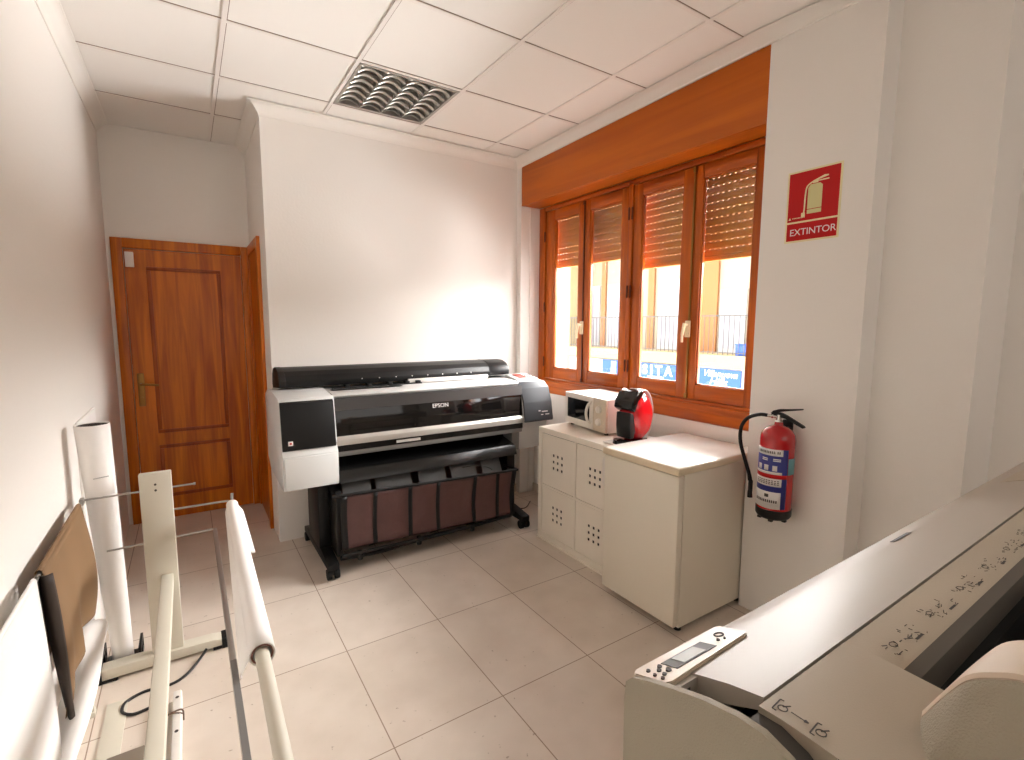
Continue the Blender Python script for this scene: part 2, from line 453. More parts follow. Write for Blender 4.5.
# roller shutters outside the glass
def shutter(y0, y1, zb, label, closed):
    t = thing('roller_shutter', label, 'shutter', (2.47, (y0+y1)/2, zb), 'roller shutters behind the window panes')
    bm = bm_new(); z = zb; pitch = .046; r = 0
    while z < 2.50:
        prism(bm, [(2.467, z), (2.473, z), (2.476, z+.010), (2.476, z+.032), (2.473, z+.0415), (2.467, z+.0415), (2.464, z+.032), (2.464, z+.010)], 'y', y0, y1)
        if r in closed: box(bm, (2.467, y0, z+.0415), (2.473, y1, z+pitch))
        else:
            y = y0
            while y < y1:
                box(bm, (2.467, y, z+.0415), (2.473, min(y+.0225, y1), z+pitch)); y += .036
        z += pitch; r += 1
    obj('slat_curtain', bm, 'shut', t, smooth=False)
    box(bm_new(), (0, 0, 0), (1, 1, 1)).free()
    obj('bottom_rail', B((2.458, y0, zb-.025), (2.482, y1, zb), .003), 'shut', t)
    return t
shutter(-.24, .72, 1.975, 'golden brown roller shutter behind the two left window panes, stopped higher', (3, 4, 5, 6))
shutter(-1.25, -.27, 1.885, 'golden brown roller shutter behind the two right window panes, hanging lower', ())

# ------------------------------------------------------------ luminaire
lm = thing('ceiling_light', 'square recessed ceiling luminaire with silver parabolic louvre, switched off', 'light', (.9, .29, HC))
x0, x1, y0, y1 = .612, 1.188, .012, .565
bm = bm_new(); f = .016
box(bm, (x0, y0, HC-.002), (x1, y0+f, HC+.004)); box(bm, (x0, y1-f, HC-.002), (x1, y1, HC+.004)); box(bm, (x0, y0+f, HC-.002), (x0+f, y1-f, HC+.004)); box(bm, (x1-f, y0+f, HC-.002), (x1, y1-f, HC+.004))
obj('frame', bm, 'lumin', lm, smooth=False)
ZL0 = HC+.001
# back tray
bm = bm_new(); box(bm, (x0, y0, HC+.078), (x1, y1, HC+.084)); box(bm, (x0, y0, HC+.004), (x0+.003, y1, HC+.078)); box(bm, (x1-.003, y0, HC+.004), (x1, y1, HC+.078)); box(bm, (x0, y0, HC+.004), (x1, y0+.003, HC+.078)); box(bm, (x0, y1-.003, HC+.004), (x1, y1, HC+.078))
obj('tray', bm, 'lumin', lm, smooth=False)
cw = (x1-x0-2*f)/4
# fittings hang a little below the tiles so that louvre depth is real
for c in range(4):
    xa = x0+f+c*cw; xb = xa+cw
    bm = bm_new()
    n = 7; st = (y1-y0-2*f)/n
    for q in range(n+1):
        y = y0+f+q*st
        y = min(max(y, y0+f+.002), y1-f-.002)
        # parabolic blade: arched lower edge
        pts = []
        for a in range(9):
            u = a/8; pts.append((xa+.004+(cw-.008)*u, ZL0 + .026*math.sin(PI*u)))
        poly = pts + [(xb-.004, HC+.05), (xa+.004, HC+.05)]
        prism(bm, poly, 'y', y-.0025, y+.0025)
        for side in (-1, 1):
            if (q == 0 and side < 0) or (q == n and side > 0): continue
            grid(bm, lambda u, v, side=side: (xa+.004+(cw-.008)*u, y+side*(.003+.015*(1-v)**2), ZL0+.026*math.sin(PI*u)+.024*v), 8, 3)
    obj('louvre_blade', bm, 'refl', lm, ang=60)
    bm = bm_new()
    for side, xx in ((1, xa), (-1, xb)):
        grid(bm, lambda u, v: (xx+side*(.0012+.03*v**2.2), y0+f+(y1-y0-2*f)*u, ZL0+.065*v), 1, 6)
    obj('reflector', bm, 'refl', lm, ang=60)
    bm = bm_new(); cyl(bm, ((xa+xb)/2, y0+f+.004, HC+.064), ((xa+xb)/2, y1-f-.004, HC+.064), .0095, n=14)
    obj('lamp_tube', bm, 'tube', lm)

# ------------------------------------------------------------ sign
sg = thing('safety_sign', 'red and cream fire extinguisher sign fixed high on the white pillar', 'sign', (XW, -1.525, 2.0))
XS = XW-.0005
obj('plate', B((XS-.003, -1.642, 1.852), (XS, -1.412, 2.168), .001), 'swhite', sg)
xf = XS-.003
bm = bm_new(); box(bm, (xf-.0006, -1.634, 1.945), (xf, -1.420, 2.160)); box(bm, (xf-.0006, -1.634, 1.860), (xf, -1.420, 1.937))
obj('red_field', bm, 'sred', sg, smooth=False)
bm = bm_new(); text_bm(bm, 'EXTINTOR', .0415, (xf-.0006, -1.434, 1.883), (0, -1, 0), (0, 0, 1), .0004, spacing=.97)
obj('lettering', bm, 'lwhite', sg, smooth=False)
bm = bm_new(); X_ = xf-.0006; c_ = -1.535
box(bm, (X_-.0006, c_-.030, 1.972), (X_, c_+.030, 1.990)); 
prism(bm, [(c_-.030, 1.993), (c_+.030, 1.993), (c_+.030, 2.085), (c_+.020, 2.098), (c_-.020, 2.098), (c_-.030, 2.088)], 'x', X_-.0006, X_)
obj('extinguisher_symbol', bm, 'sglow', sg, smooth=False)
bm = bm_new()
prism(bm, [(c_-.010, 2.101), (c_+.012, 2.101), (c_+.012, 2.112), (c_-.035, 2.128), (c_-.052, 2.126), (c_-.052, 2.121), (c_-.012, 2.113)], 'x', X_-.0006, X_)
box(bm, (X_-.0006, c_-.055, 2.106), (X_, c_-.012, 2.111))
tube(bm, smooth_path([(X_-.0006, c_+.012, 2.108), (X_-.0006, c_+.034, 2.092), (X_-.0006, c_+.040, 2.06), (X_-.0006, c_+.042, 1.99), (X_-.0006, c_+.046, 1.975)]), .0032, 6)
box(bm, (X_-.0006, c_+.038, 1.962), (X_, c_+.054, 1.98))
obj('nozzle_symbol', bm, 'swhite', sg, smooth=False)
bm = bm_new(); prism(bm, [(-1.426, 1.955), (-1.437, 1.955), (-1.4315, 1.966)], 'x', X_-.0005, X_)
for q in range(9): box(bm, (X_-.0005, -1.447-q*.0062, 1.958), (X_, -1.4435-q*.0062, 1.9625))
obj('maker_print', bm, 'swhite', sg, smooth=False)

# ------------------------------------------------------------ extinguisher
EX, EY, R_ = 2.03, -1.575, .099
ex = thing('fire_extinguisher', 'red fire extinguisher with black hose hung on the white pillar beside the fridge', 'fire extinguisher', (EX, EY, .40))
bm = bm_new(); lathe(bm, [(0, .445), (R_, .445), (R_, .895), (.094, .925), (.078, .952), (.050, .972), (.026, .980), (.022, 1.0), (0, 1.0)], EX, EY, 40)
obj('cylinder_body', bm, 'red', ex)
bm = bm_new(); lathe(bm, [(0, .400), (.085, .400), (.093, .406), (.101, .42), (.102, .462), (.0995, .463), (0, .463)], EX, EY, 40)
for a in (200, 260, 320, 80, 140): 
    ax, ay = EX+.078*math.cos(math.radians(a)), EY+.078*math.sin(math.radians(a)); box(bm, (ax-.012, ay-.012, .388), (ax+.012, ay+.012, .402), .003)
obj('foot_ring', bm, 'black', ex)
def patch(bm, t0, t1, z0, z1, r, n=16):
    grid(bm, lambda u, v: (EX+r*math.cos(math.radians(t0+(t1-t0)*u)), EY+r*math.sin(math.radians(t0+(t1-t0)*u)), z0+(z1-z0)*v), n, 1); return bm
bl = obj('label_panel', patch(bm_new(), 118, 246, .475, .845, R_+.0008, 26), 'blue', ex, solid=.0006)
bm = bm_new(); patch(bm, 118, 228, .805, .845, R_+.0018); patch(bm, 118, 228, .475, .580, R_+.0018); patch(bm, 118, 228, .615, .665, R_+.0018); patch(bm, 118, 228, .690, .706, R_+.0018)
for a in (150, 176, 204): patch(bm, a-7, a+8, .712, .745, R_+.0018, 4)
for z in (.772, .782): patch(bm, 160, 180, z, z+.006, R_+.0018, 4); patch(bm, 198, 222, z, z+.006, R_+.0018, 4)
obj('white_print', bm, 'lwhite', bl, solid=.0006)
obj('red_band', patch(bm_new(), 118, 246, .665, .690, R_+.0024, 26), 'sred', bl, solid=.0006)
bm = bm_new()
for q in range(13): patch(bm, 146+q*5.8, 146+q*5.8+(3.6 if q not in (10,) else 1), .818, .834, R_+.0028, 2)
obj('heading_print', bm, 'mark', bl, solid=.0004); bm = bm_new()
for q in range(12): patch(bm, 140+q*6.6, 140+q*6.6+4.3, .513, .530, R_+.0028, 2)
obj('name_print', bm, 'mark', bl, solid=.0004); obj('emblem_print', patch(bm_new(), 176, 190, .545, .565, R_+.0028, 4), 'mark', bl, solid=.0004); bm = bm_new()
for z in (.627, .637, .648):
    for q in range(9): patch(bm, 142+q*9, 142+q*9+6, z, z+.005, R_+.0028, 2)
obj('text_print', bm, 'mark', bl, solid=.0004)
obj('inspection_sticker', patch(bm_new(), 248, 285, .69, .79, R_+.0012, 8), 'teal', ex, solid=.0006)
bm = bm_new(); cyl(bm, (EX, EY, .99), (EX, EY, 1.045), .019, .015); cyl(bm, (EX, EY, 1.0), (EX, EY, 1.012), .024, n=6); cyl(bm, (EX, EY, 1.028), (EX-.028, EY+.058, 1.035), .0095)
cyl(bm, (EX-.014, EY+.03, 1.031), (EX-.018, EY+.038, 1.032), .013, n=6)
obj('valve', bm, 'chrome', ex)
bm = bm_new()
prism(bm, [(EY+.05, 1.048), (EY+.035, 1.066), (EY, 1.080), (EY-.06, 1.088), (EY-.135, 1.100), (EY-.135, 1.092), (EY-.06, 1.076), (EY-.01, 1.064), (EY+.02, 1.050)], 'x', EX-.012, EX+.012, .0015)
obj('squeeze_lever', bm, 'black', ex)
bm = bm_new()
prism(bm, [(EY+.048, 1.040), (EY+.040, 1.056), (EY-.01, 1.060), (EY-.05, 1.046), (EY-.15, .998), (EY-.155, .988), (EY-.145, .984), (EY-.04, 1.026), (EY, 1.032)], 'x', EX-.011, EX+.011, .0015)
obj('carry_handle', bm, 'black', ex)
hp = smooth_path([(EX-.028, EY+.058, 1.035), (EX-.045, EY+.10, 1.035), (EX-.058, EY+.165, 1.005), (EX-.062, EY+.205, .94), (EX-.062, EY+.205, .84), (EX-.052, EY+.170, .72), (EX-.045, EY+.138, .62), (EX-.043, EY+.132, .56), (EX-.043, EY+.132, .50)], 6)
obj('hose', tube(bm_new(), hp, .0115, 12), 'rubber', ex)
bm = bm_new(); cyl(bm, (EX-.043, EY+.132, .53), (EX-.043, EY+.132, .60), .0135); cyl(bm, (EX-.043, EY+.132, .49), (EX-.043, EY+.134, .53), .016, .0135); cyl(bm, (EX-.043, EY+.138, .60), (EX-.046, EY+.142, .635), .0125)
obj('nozzle', bm, 'black', ex)
bm = bm_new(); box(bm, (EX+.06, EY-.03, .90), (XW-.0002, EY+.03, .96), .004); box(bm, (EX+.10, EY-.03, .82), (XW-.0002, EY+.03, 1.0), .003)
obj('wall_bracket', bm, 'black', ex)

ex.location = (2.059, -1.487, .575); ex.scale = (.755, .755, .755)

# ------------------------------------------------------------ fridge
fg = thing('mini_fridge', 'white under-counter fridge standing between shelf unit and pillar', 'fridge', (1.9, -1.045, 0))
obj('body', B((1.665, -1.283, .03), (2.22, -.803, .785), .004), 'fridge', fg)
obj('door', B((1.622, -1.285, .045), (1.660, -.801, .782), .007), 'fridge', fg)
obj('worktop', B((1.612, -1.289, .787), (2.285, -.797, .822), .005), 'cream', fg)
obj('worktop_surface', B((1.618, -1.284, .8215), (2.275, -.802, .8245), .001), 'topw', fg)
bm = bm_new()
prism(bm, [(-.800, .60), (-.790, .60), (-.776, .615), (-.776, .745), (-.790, .76), (-.800, .76)], 'x', 1.63, 1.652, .002)
obj('handle', bm, 'mwhite', fg)
for x, y in ((1.70, -1.25), (1.70, -.835), (2.18, -1.25), (2.18, -.835)):
    bm = bm_new(); cyl(bm, (x, y, 0), (x, y, .032), .018, .014); obj('foot', bm, 'rubber', fg)

# ------------------------------------------------------------ cube shelf unit
X0, X1, K0, K1 = 1.76, 2.15, -.785, -.018
sh = thing('shelf_unit', 'white cube shelf unit with four perforated doors under the window', 'shelf unit', ((X0+X1)/2, (K0+K1)/2, 0))
bm = bm_new(); box(bm, (X0, K0, .745), (X1, K1, .782), .002); obj('top_board', bm, 'white', sh)
bm = bm_new(); box(bm, (X0, K0, .012), (X1, K1, .048), .002); obj('bottom_board', bm, 'white', sh)
obj('plinth', B((X0-.012, K0, 0), (X1, K1+.004, .012), .002), 'white', sh)
for y in (K0, K1-.038): obj('side_board', B((X0, y, .048), (X1, y+.038, .745), .001), 'white', sh)
ym = (K0+K1)/2
obj('divider', B((X0, ym-.008, .048), (X1, ym+.008, .745)), 'white', sh)
obj('shelf_board', B((X0+.001, K0+.038, .375), (X1, ym-.008, .391)), 'white', sh)
obj('shelf_board', B((X0+.001, ym+.008, .375), (X1, K1-.038, .391)), 'white', sh)
obj('back_panel', B((X1-.008, K0+.038, .048), (X1-.002, K1-.038, .745)), 'white', sh)
def cube_door(ya, yb, za, zb):
    bm = bm_new(); yc, zc = (ya+yb)/2, (za+zb)/2; s = .009; p = .043
    ys = [ya+.003] + sum([[yc+k_*p-s, yc+k_*p+s] for k_ in (-1, 0, 1)], []) + [yb-.003]
    zs = [za+.003] + sum([[zc+k_*p-s, zc+k_*p+s] for k_ in (-1, 0, 1)], []) + [zb-.003]
    for i in range(7):
        for j in range(7):
            if i % 2 and j % 2: continue
            box(bm, (X0+.003, ys[i], zs[j]), (X0+.0065, ys[i+1], zs[j+1]))
    bmesh.ops.remove_doubles(bm, verts=bm.verts[:], dist=1e-5)
    kill = [f_ for f_ in bm.faces if len([1 for g in bm.faces if g is not f_ and (g.calc_center_median()-f_.calc_center_median()).length < 1e-6])]
    bmesh.ops.delete(bm, geom=kill, context='FACES_ONLY')
    d = obj('door', bm, 'white', sh, smooth=False)
    obj('hole_shade_sheet', B((X0+.0075, ya+.001, za+.001), (X0+.010, yb-.001, zb-.001)), 'black', d, smooth=False)  # black sheet added so the holes and door gaps read as deep shade
for (ya, yb) in ((K0+.038, ym-.008), (ym+.008, K1-.038)):
    for (za, zb) in ((.048, .375), (.391, .745)): cube_door(ya, yb, za, zb)
wt = obj('serving_board', B((1.80, -.778, .7825), (2.14, -.60, .7905), .003), 'topw'); tag(wt, 'thin white board lying on the shelf unit in front of the red coffee machine', 'board')

# ------------------------------------------------------------ microwave
mw = thing('microwave', 'white microwave oven with black window and two dials on the shelf unit', 'microwave', (2.08, -.28, .785))
an = math.atan2(.055, .46)
def mwp(bm):
    bmesh.ops.rotate(bm, cent=(1.94, -.27, .8), matrix=Matrix.Rotation(-an, 3, 'Z'), verts=bm.verts[:]); return bm
mx0, my0, my1, mz0, mz1 = 1.943, -.50, -.04, .798, 1.012
bm = bm_new(); box(bm, (mx0+.02, my0, mz0), (mx0+.30, my1, mz1), .006); obj('case', mwp(bm), 'mwhite', mw)
bm = bm_new(); box(bm, (mx0, my0+.135, mz0), (mx0+.02, my1, mz1), .005); dr = obj('door', mwp(bm), 'mwhite', mw)
bm = bm_new(); box(bm, (mx0-.002, my0+.172, mz0+.045), (mx0+.004, my1-.035, mz1-.035), .001); obj('door_window', mwp(bm), 'blackg', dr)
bm = bm_new(); tube(bm, smooth_path([(mx0, my0+.155, mz0+.035), (mx0-.022, my0+.160, mz0+.06), (mx0-.030, my0+.165, mz0+.107), (mx0-.022, my0+.160, mz0+.155), (mx0, my0+.155, mz1-.03)]), .009); obj('door_handle', mwp(bm), 'mwhite', dr)
bm = bm_new(); box(bm, (mx0, my0, mz0), (mx0+.02, my0+.132, mz1), .005); cp = obj('control_panel', mwp(bm), 'mwgrey', mw)
for z in (mz0+.145, mz0+.065):
    bm = bm_new(); cyl(bm, (mx0, my0+.066, z), (mx0-.016, my0+.066, z), .024, .021, n=28); box(bm, (mx0-.021, my0+.062, z-.02), (mx0-.015, my0+.070, z+.02), .002)
    obj('dial', mwp(bm), 'mwhite', cp)
for x, y in ((mx0+.04, my0+.04), (mx0+.04, my1-.04), (mx0+.20, my0+.04), (mx0+.20, my1-.04)):
    bm = bm_new(); cyl(bm, (x, y, .7825), (x, y, mz0+.002), .014); obj('foot', mwp(bm), 'rubber', mw)

# ------------------------------------------------------------ capsule coffee machine
cx, cy, cz = 1.975, -.685, .945
cm = thing('coffee_machine', 'glossy red and black capsule coffee machine between microwave and fridge', 'coffee machine', (cx, cy, .79))
def cmr(bm, a=8):
    bmesh.ops.rotate(bm, cent=(cx, cy, .8), matrix=Matrix.Rotation(math.radians(a), 3, 'Z'), verts=bm.verts[:]); return bm
def oval(rx, rz, n=36): return [(cx+rx*math.cos(2*PI*k/n), cz+rz*math.sin(2*PI*k/n)) for k in range(n)]
bm = bm_new()
secs = [(.080*math.sin(t_), max(.12, math.cos(t_)**.55)) for t_ in [(-.49+.98*k_/14)*PI for k_ in range(15)]]
rings = []
for yo, s_ in secs:
    ring = []
    for k in range(40):
        a = 2*PI*k/40; x = .104*math.cos(a); z = .150*math.sin(a)
        x += .02*(z/.15)*(-1 if z > 0 else .2)
        ring.append(bm.verts.new((cx+x*s_+.01, cy+yo, cz+z*s_)))
    rings.append(ring)
for a, b in zip(rings, rings[1:]):
    for k in range(40): bm.faces.new((a[k], a[(k+1) % 40], b[(k+1) % 40], b[k]))
bm.faces.new(rings[0]); bm.faces.new(rings[-1][::-1])
obj('shell', cmr(bm), 'cred', cm, ang=50)
bm = bm_new()   # black brewing head and spout recess on the front
prism(bm, [(cx-.128, cz+.055), (cx-.118, cz+.10), (cx-.075, cz+.145), (cx-.03, cz+.158), (cx-.01, cz+.125), (cx-.06, cz+.09), (cx-.09, cz+.03)], 'y', cy-.062, cy+.062, .006)
obj('brewing_head', cmr(bm), 'blackg', cm)
bm = bm_new()
prism(bm, [(cx-.118, cz+.03), (cx-.085, cz+.02), (cx-.06, cz-.06), (cx-.075, cz-.125), (cx-.110, cz-.125), (cx-.122, cz-.05)], 'y', cy-.05, cy+.05, .008)
obj('cup_recess', cmr(bm), 'black', cm)
bm = bm_new(); cyl(bm, (cx-.115, cy, .791), (cx-.115, cy, .812), .058, .054, n=30); box(bm, (cx-.11, cy-.05, .791), (cx+.06, cy+.05, .806), .004)
obj('drip_tray', cmr(bm), 'blackg', cm)
bm = bm_new()
rings = []
for j, (xo, s_) in enumerate([(.0, 1.0), (.02, 1.0)]): pass
pts = [(cx+.012+.104*math.cos(a)*1.0, cy, cz+.150*math.sin(a)) for a in [math.radians(v) for v in range(-75, 96, 10)]]
for p, q in zip(pts, pts[1:]):
    for s_ in (1,): 
        A = [bm.verts.new((p[0]-.012*0, cy-.045, p[2])), bm.verts.new((q[0], cy-.045, q[2])), bm.verts.new((q[0], cy+.045, q[2])), bm.verts.new((p[0], cy+.045, p[2]))]
        bm.faces.new(A)
bmesh.ops.remove_doubles(bm, verts=bm.verts[:], dist=1e-5)
obj('water_tank_rim', cmr(bm), 'esilver', cm, solid=.008, ang=60)
bm = bm_new(); box(bm, (cx-.07, cy-.055, cz+.128), (cx+.0, cy+.055, cz+.140), .003)
bmesh.ops.rotate(bm, cent=(cx-.035, cy, cz+.134), matrix=Matrix.Rotation(math.radians(-20), 3, 'Y'), verts=bm.verts[:])
obj('lever', cmr(bm), 'chrome', cm)

# ------------------------------------------------------------ large format printer on stand (far)
ep = thing('large_format_printer', 'black and grey wide format printer on wheeled stand with brown catch basket', 'printer', (1.12, .5, 0))
XA, XB = .180, 2.055
bm = bm_new()
# left end body (pale) with side profile
prof = [(.215, .765), (.255, 1.035), (.275, 1.052), (.56, 1.075), (.72, 1.060), (.79, 1.03), (.79, .62), (.70, .56), (.30, .54), (.20, .545), (.195, .74)]
prism(bm, prof, 'x', XA, .478, .004)
obj('left_housing', bm, 'egrey', ep)
bm = bm_new(); prism(bm, [(.205, .770), (.243, 1.028), (.262, 1.040), (.262, .770)], 'x', XA+.004, .470, .003)
bp_ = obj('left_cover', bm, 'black', ep)
bm = bm_new(); box(bm, (XA+.034, .2035, .800), (XA+.058, .2085, .824)); lb_ = obj('sticker', bm, 'lwhite', bp_)
obj('sticker_mark', B((XA+.041, .2015, .807), (XA+.051, .2036, .817)), 'sred', lb_)
obj('ink_bay_cover', B((XA+.008, .186, .550), (.470, .20, .732), .004), 'egrey', ep)
# right end
prof = [(.215, .770), (.235, .90), (.275, 1.005), (.330, 1.045), (.56, 1.075), (.72, 1.060), (.79, 1.03), (.79, .62), (.70, .56), (.36, .54), (.30, .545), (.27, .745)]
bm = bm_new(); prism(bm, prof, 'x', 1.80, XB-.004, .004); obj('right_housing', bm, 'egrey', ep)
bm = bm_new(); prism(bm, [(.204, .762), (.200, .775), (.224, .905), (.262, 1.005), (.320, 1.048), (.340, 1.040), (.30, .99), (.262, .90), (.245, .762)], 'x', 1.802, XB, .003)
rc = obj('right_cover', bm, mat('graphite_cover', (62, 64, 68), .55, spec=.3), ep)
bm = bm_new()
for x0_, x1_, z in ((1.955, 2.005, .828), (1.945, 1.965, .806), (1.985, 2.02, .806), (1.925, 1.94, .835)): box(bm, (x0_, .203, z), (x1_, .212, z+.006))
obj('model_print', bm, 'lwhite', rc)
bm = bm_new(); prism(bm, [(.335, 1.045), (.52, 1.073), (.52, 1.090), (.36, 1.066)], 'x', 1.825, 2.02, .003); cpn = obj('control_panel', bm, 'egrey', ep)
bm = bm_new(); prism(bm, [(.38, 1.070), (.49, 1.087), (.49, 1.089), (.38, 1.072)], 'x', 1.87, 1.945); obj('display', bm, mat('panel_display', (150, 70, 60), .2), cpn)
for q in range(4):
    for r2 in range(2): obj('button', cyl(bm_new(), (1.96+q*.014, .40+r2*.045, 1.072+r2*.007), (1.96+q*.014, .40+r2*.045, 1.079+r2*.007), .004, n=10), 'black', cpn)
# mid body
bm = bm_new(); prism(bm, [(.30, 1.030), (.29, 1.045), (.305, 1.058), (.48, 1.066), (.72, 1.055), (.78, 1.03), (.78, .80), (.60, .70), (.45, .78), (.42, .98)], 'x', .478, 1.80, .002)
obj('top_frame', bm, 'egrey', ep)
obj('left_trim_line', B((.472, .205, .78), (.478, .24, .79)), 'esilver', ep)
bm = bm_new(); prism(bm, [(.262, 1.030), (.298, 1.034), (.30, 1.020), (.245, .800), (.228, .800)], 'x', .480, 1.798, .002)
fc = obj('front_cover', bm, 'ewin', ep)
bm = bm_new(); prism(bm, [(.2585, 1.034), (.2555, 1.034), (.2435, .965), (.2465, .965)], 'x', .480, 1.798)
obj('cover_top_strip', bm, mat('smoked_strip', (58, 55, 54), .3), fc)
tx = Vector((1, 0, 0)); n_ = Vector((0, (.262-.228), (1.03-.80))).normalized()
bm = bm_new(); text_bm(bm, 'EPSON', .038, (1.150, .2425, .930), tx, n_, .0008, align='CENTER'); obj('logo', bm, 'lwhite', fc, smooth=False)
bm = bm_new(); prism(bm, [(.222, .760), (.218, .795), (.230, .816), (.262, .816), (.262, .760)], 'x', .480, 1.800, .003); sb_ = obj('silver_handle_bar', bm, 'esilver', ep)
obj('black_trim', B((.482, .232, .722), (1.798, .262, .760)), 'blackg', ep)
obj('handle_label', B((.84, .2295, .732), (1.0, .2325, .749)), 'esilver', ep)
bm = bm_new(); prism(bm, [(.245, .690), (.236, .722), (.30, .722), (.30, .690)], 'x', .480, 1.800, .002); obj('lower_lip', bm, 'egreyd', ep)
bm = bm_new(); prism(bm, [(.42, .54), (.42, .78), (.60, .78), (.74, .70), (.74, .54)], 'x', .478, 1.798); obj('inner_chassis', bm, 'black', ep)
bm = bm_new(); prism(bm, [(.43, .655), (.22, .610), (.185, .545), (.195, .543), (.235, .60), (.43, .640)], 'x', .482, 1.72, .001); obj('exit_tray', bm, mat('dark_tray', (14, 14, 14), .24), ep)
# paper guides above the basket
for x0_, x1_ in ((.50, .67), (.70, .93), (.98, 1.17), (1.21, 1.40), (1.45, 1.60)):
    bm = bm_new(); prism(bm, [(.25, .525), (.246, .525), (.20, .44), (.204, .44)], 'x', x0_, x1_); 
    obj('paper_guide', bm, 'guide', ep, smooth=False)
# rear roll cover
bm = bm_new()
arc = [(.52, 1.085), (.515, 1.12), (.53, 1.155), (.565, 1.180), (.62, 1.196), (.70, 1.198), (.76, 1.185), (.80, 1.15), (.805, 1.08), (.78, 1.06)]
prism(bm, arc, 'x', .238, 1.690, .003); obj('roll_cover', bm, 'black', ep)
bm = bm_new(); prism(bm, [(y, z) for y, z in arc], 'x', 1.696, 1.868, .012); obj('roll_cover_end', bm, 'black', ep)
bm = bm_new(); prism(bm, [(y-.003, z+.002) for y, z in arc], 'x', .225, .262, .003); obj('roll_cover_end', bm, 'blackm', ep); obj('roll_cover_seam', prism(bm_new(), [(y-.003, z+.002) for y, z in arc], 'x', 1.690, 1.696), 'blackm', ep)
for q in range(8): obj('roll_position_mark', cyl(bm_new(), (.72+q*.115, .5165, 1.118), (.72+q*.115, .512, 1.118), .004, n=8), 'lwhite', ep)
obj('paper_edge', B((1.03, .50, 1.070), (1.66, .512, 1.098), .001), 'paper', ep)
bm = bm_new()
for x_ in (.60, .74, .88, 1.0, 1.08): box(bm, (x_, .47, 1.068), (x_+.03, .515, 1.088), .003)
box(bm, (.52, .475, 1.066), (1.12, .49, 1.074))
obj('feed_lever', bm, 'blackm', ep)
obj('paper_slot', B((.50, .40, 1.0655), (.95, .44, 1.0695)), 'black', ep)
# stand
for xs, nm in ((.412, 0), (1.755, 1)):
    bm = bm_new(); box(bm, (xs-.035, .32, .11), (xs+.035, .62, .545), .008); obj('stand_leg', bm, 'blackm', ep)
    bm = bm_new(); prism(bm, [(.12, .060), (.12, .095), (.30, .125), (.66, .125), (.80, .095), (.80, .060)], 'x', xs-.032, xs+.032, .004); ft = obj('stand_foot', bm, 'blackm', ep)
    for yy in (.148, .77):
        bm = bm_new(); cyl(bm, (xs-.034, yy, .031), (xs-.010, yy, .031), .031, n=22); cyl(bm, (xs+.010, yy, .031), (xs+.034, yy, .031), .031, n=22); cyl(bm, (xs-.01, yy, .031), (xs+.01, yy, .031), .012); box(bm, (xs-.010, yy-.012, .03), (xs+.010, yy+.012, .062), .002)
        obj('caster', bm, 'rubber', ft)
obj('stand_crossbar', B((.447, .40, .16), (1.72, .47, .23), .006), 'blackm', ep)
# catch basket
BX0, BX1 = .488, 1.665
def bask(u, v):
    x = BX0+(BX1-BX0)*u
    z = .475-.035*u - v*(.375)
    y = .150 + .02*math.sin(PI*v) + .006*math.sin(u*46)*math.sin(v*PI) + .004*math.sin(u*23+v*6)
    if v > .85: y += (v-.85)*.8
    return (x, y, z)
bk = obj('basket_cloth', grid(bm_new(), bask, 60, 16), 'plum', ep, solid=.003, ang=70)
def bask2(u, v):
    x = BX0+(BX1-BX0)*u; y = .245+.36*v; z = .125-.035*u+.03*math.sin(PI*v)*-1+.35*v*v
    return (x, y, max(z, .06))
obj('basket_back', grid(bm_new(), bask2, 20, 12), 'plum', ep, solid=.003, ang=70)
for u in (.0, .155, .345, .505, .735, .89, 1.0):
    bm = bm_new(); x = BX0+(BX1-BX0)*u; w = .013 if 0 < u < 1 else .018
    n = 14
    for q in range(n):
        a = bask(u, q/n); b = bask(u, (q+1)/n)
        vs = [bm.verts.new((x-w, a[1]-.006, a[2])), bm.verts.new((x+w, a[1]-.006, a[2])), bm.verts.new((x+w, b[1]-.006, b[2])), bm.verts.new((x-w, b[1]-.006, b[2]))]
        bm.faces.new(vs)
    bmesh.ops.remove_doubles(bm, verts=bm.verts[:], dist=1e-5)
    obj('basket_strap', bm, 'blackm', bk, solid=.004)
bm = bm_new(); tube(bm, [(.42, .148, .488), (1.70, .148, .444)], .009, 10); cyl(bm, (.45, .148, .488), (.45, .34, .46), .008); cyl(bm, (1.70, .148, .444), (1.70, .34, .43), .008); obj('basket_top_rod', bm, 'blackm', ep)
bm = bm_new()
tube(bm, smooth_path([(.47, .16, .115), (.8, .175, .10), (1.1, .17, .095), (1.4, .18, .10), (1.66, .17, .105)]), .010, 10)
tube(bm, smooth_path([(.47, .20, .085), (.7, .19, .075), (.95, .20, .082), (1.3, .19, .09), (1.62, .20, .095)]), .013, 10)
for x_ in (.58, .96, 1.35): cyl(bm, (x_, .185, .06), (x_, .185, .11), .016)
obj('basket_bottom_rod', bm, 'blackm', ep)
bm = bm_new()
box(bm, (.448, .19, .10), (.487, .34, .50), .01); obj('basket_side', bm, 'black', ep)
bm = bm_new(); tube(bm, smooth_path([(1.30, .235, .50), (1.38, .19, .515), (1.47, .18, .49), (1.50, .17, .47)]), .003, 6); obj('basket_cord', bm, 'cable', ep)
# grey lower bracket at the right end
bm = bm_new(); prism(bm, [(.275, .745), (.28, .55), (.40, .55), (.40, .745)], 'x', 1.735, 1.80, .004); obj('side_bracket', bm, 'egreyd', ep)
obj('power_cable', tube(bm_new(), smooth_path([(1.93, .76, .60), (1.93, .72, .25), (1.88, .62, .012), (1.96, .45, .006), (2.10, .55, .006)]), .004, 6), 'cable', ep)

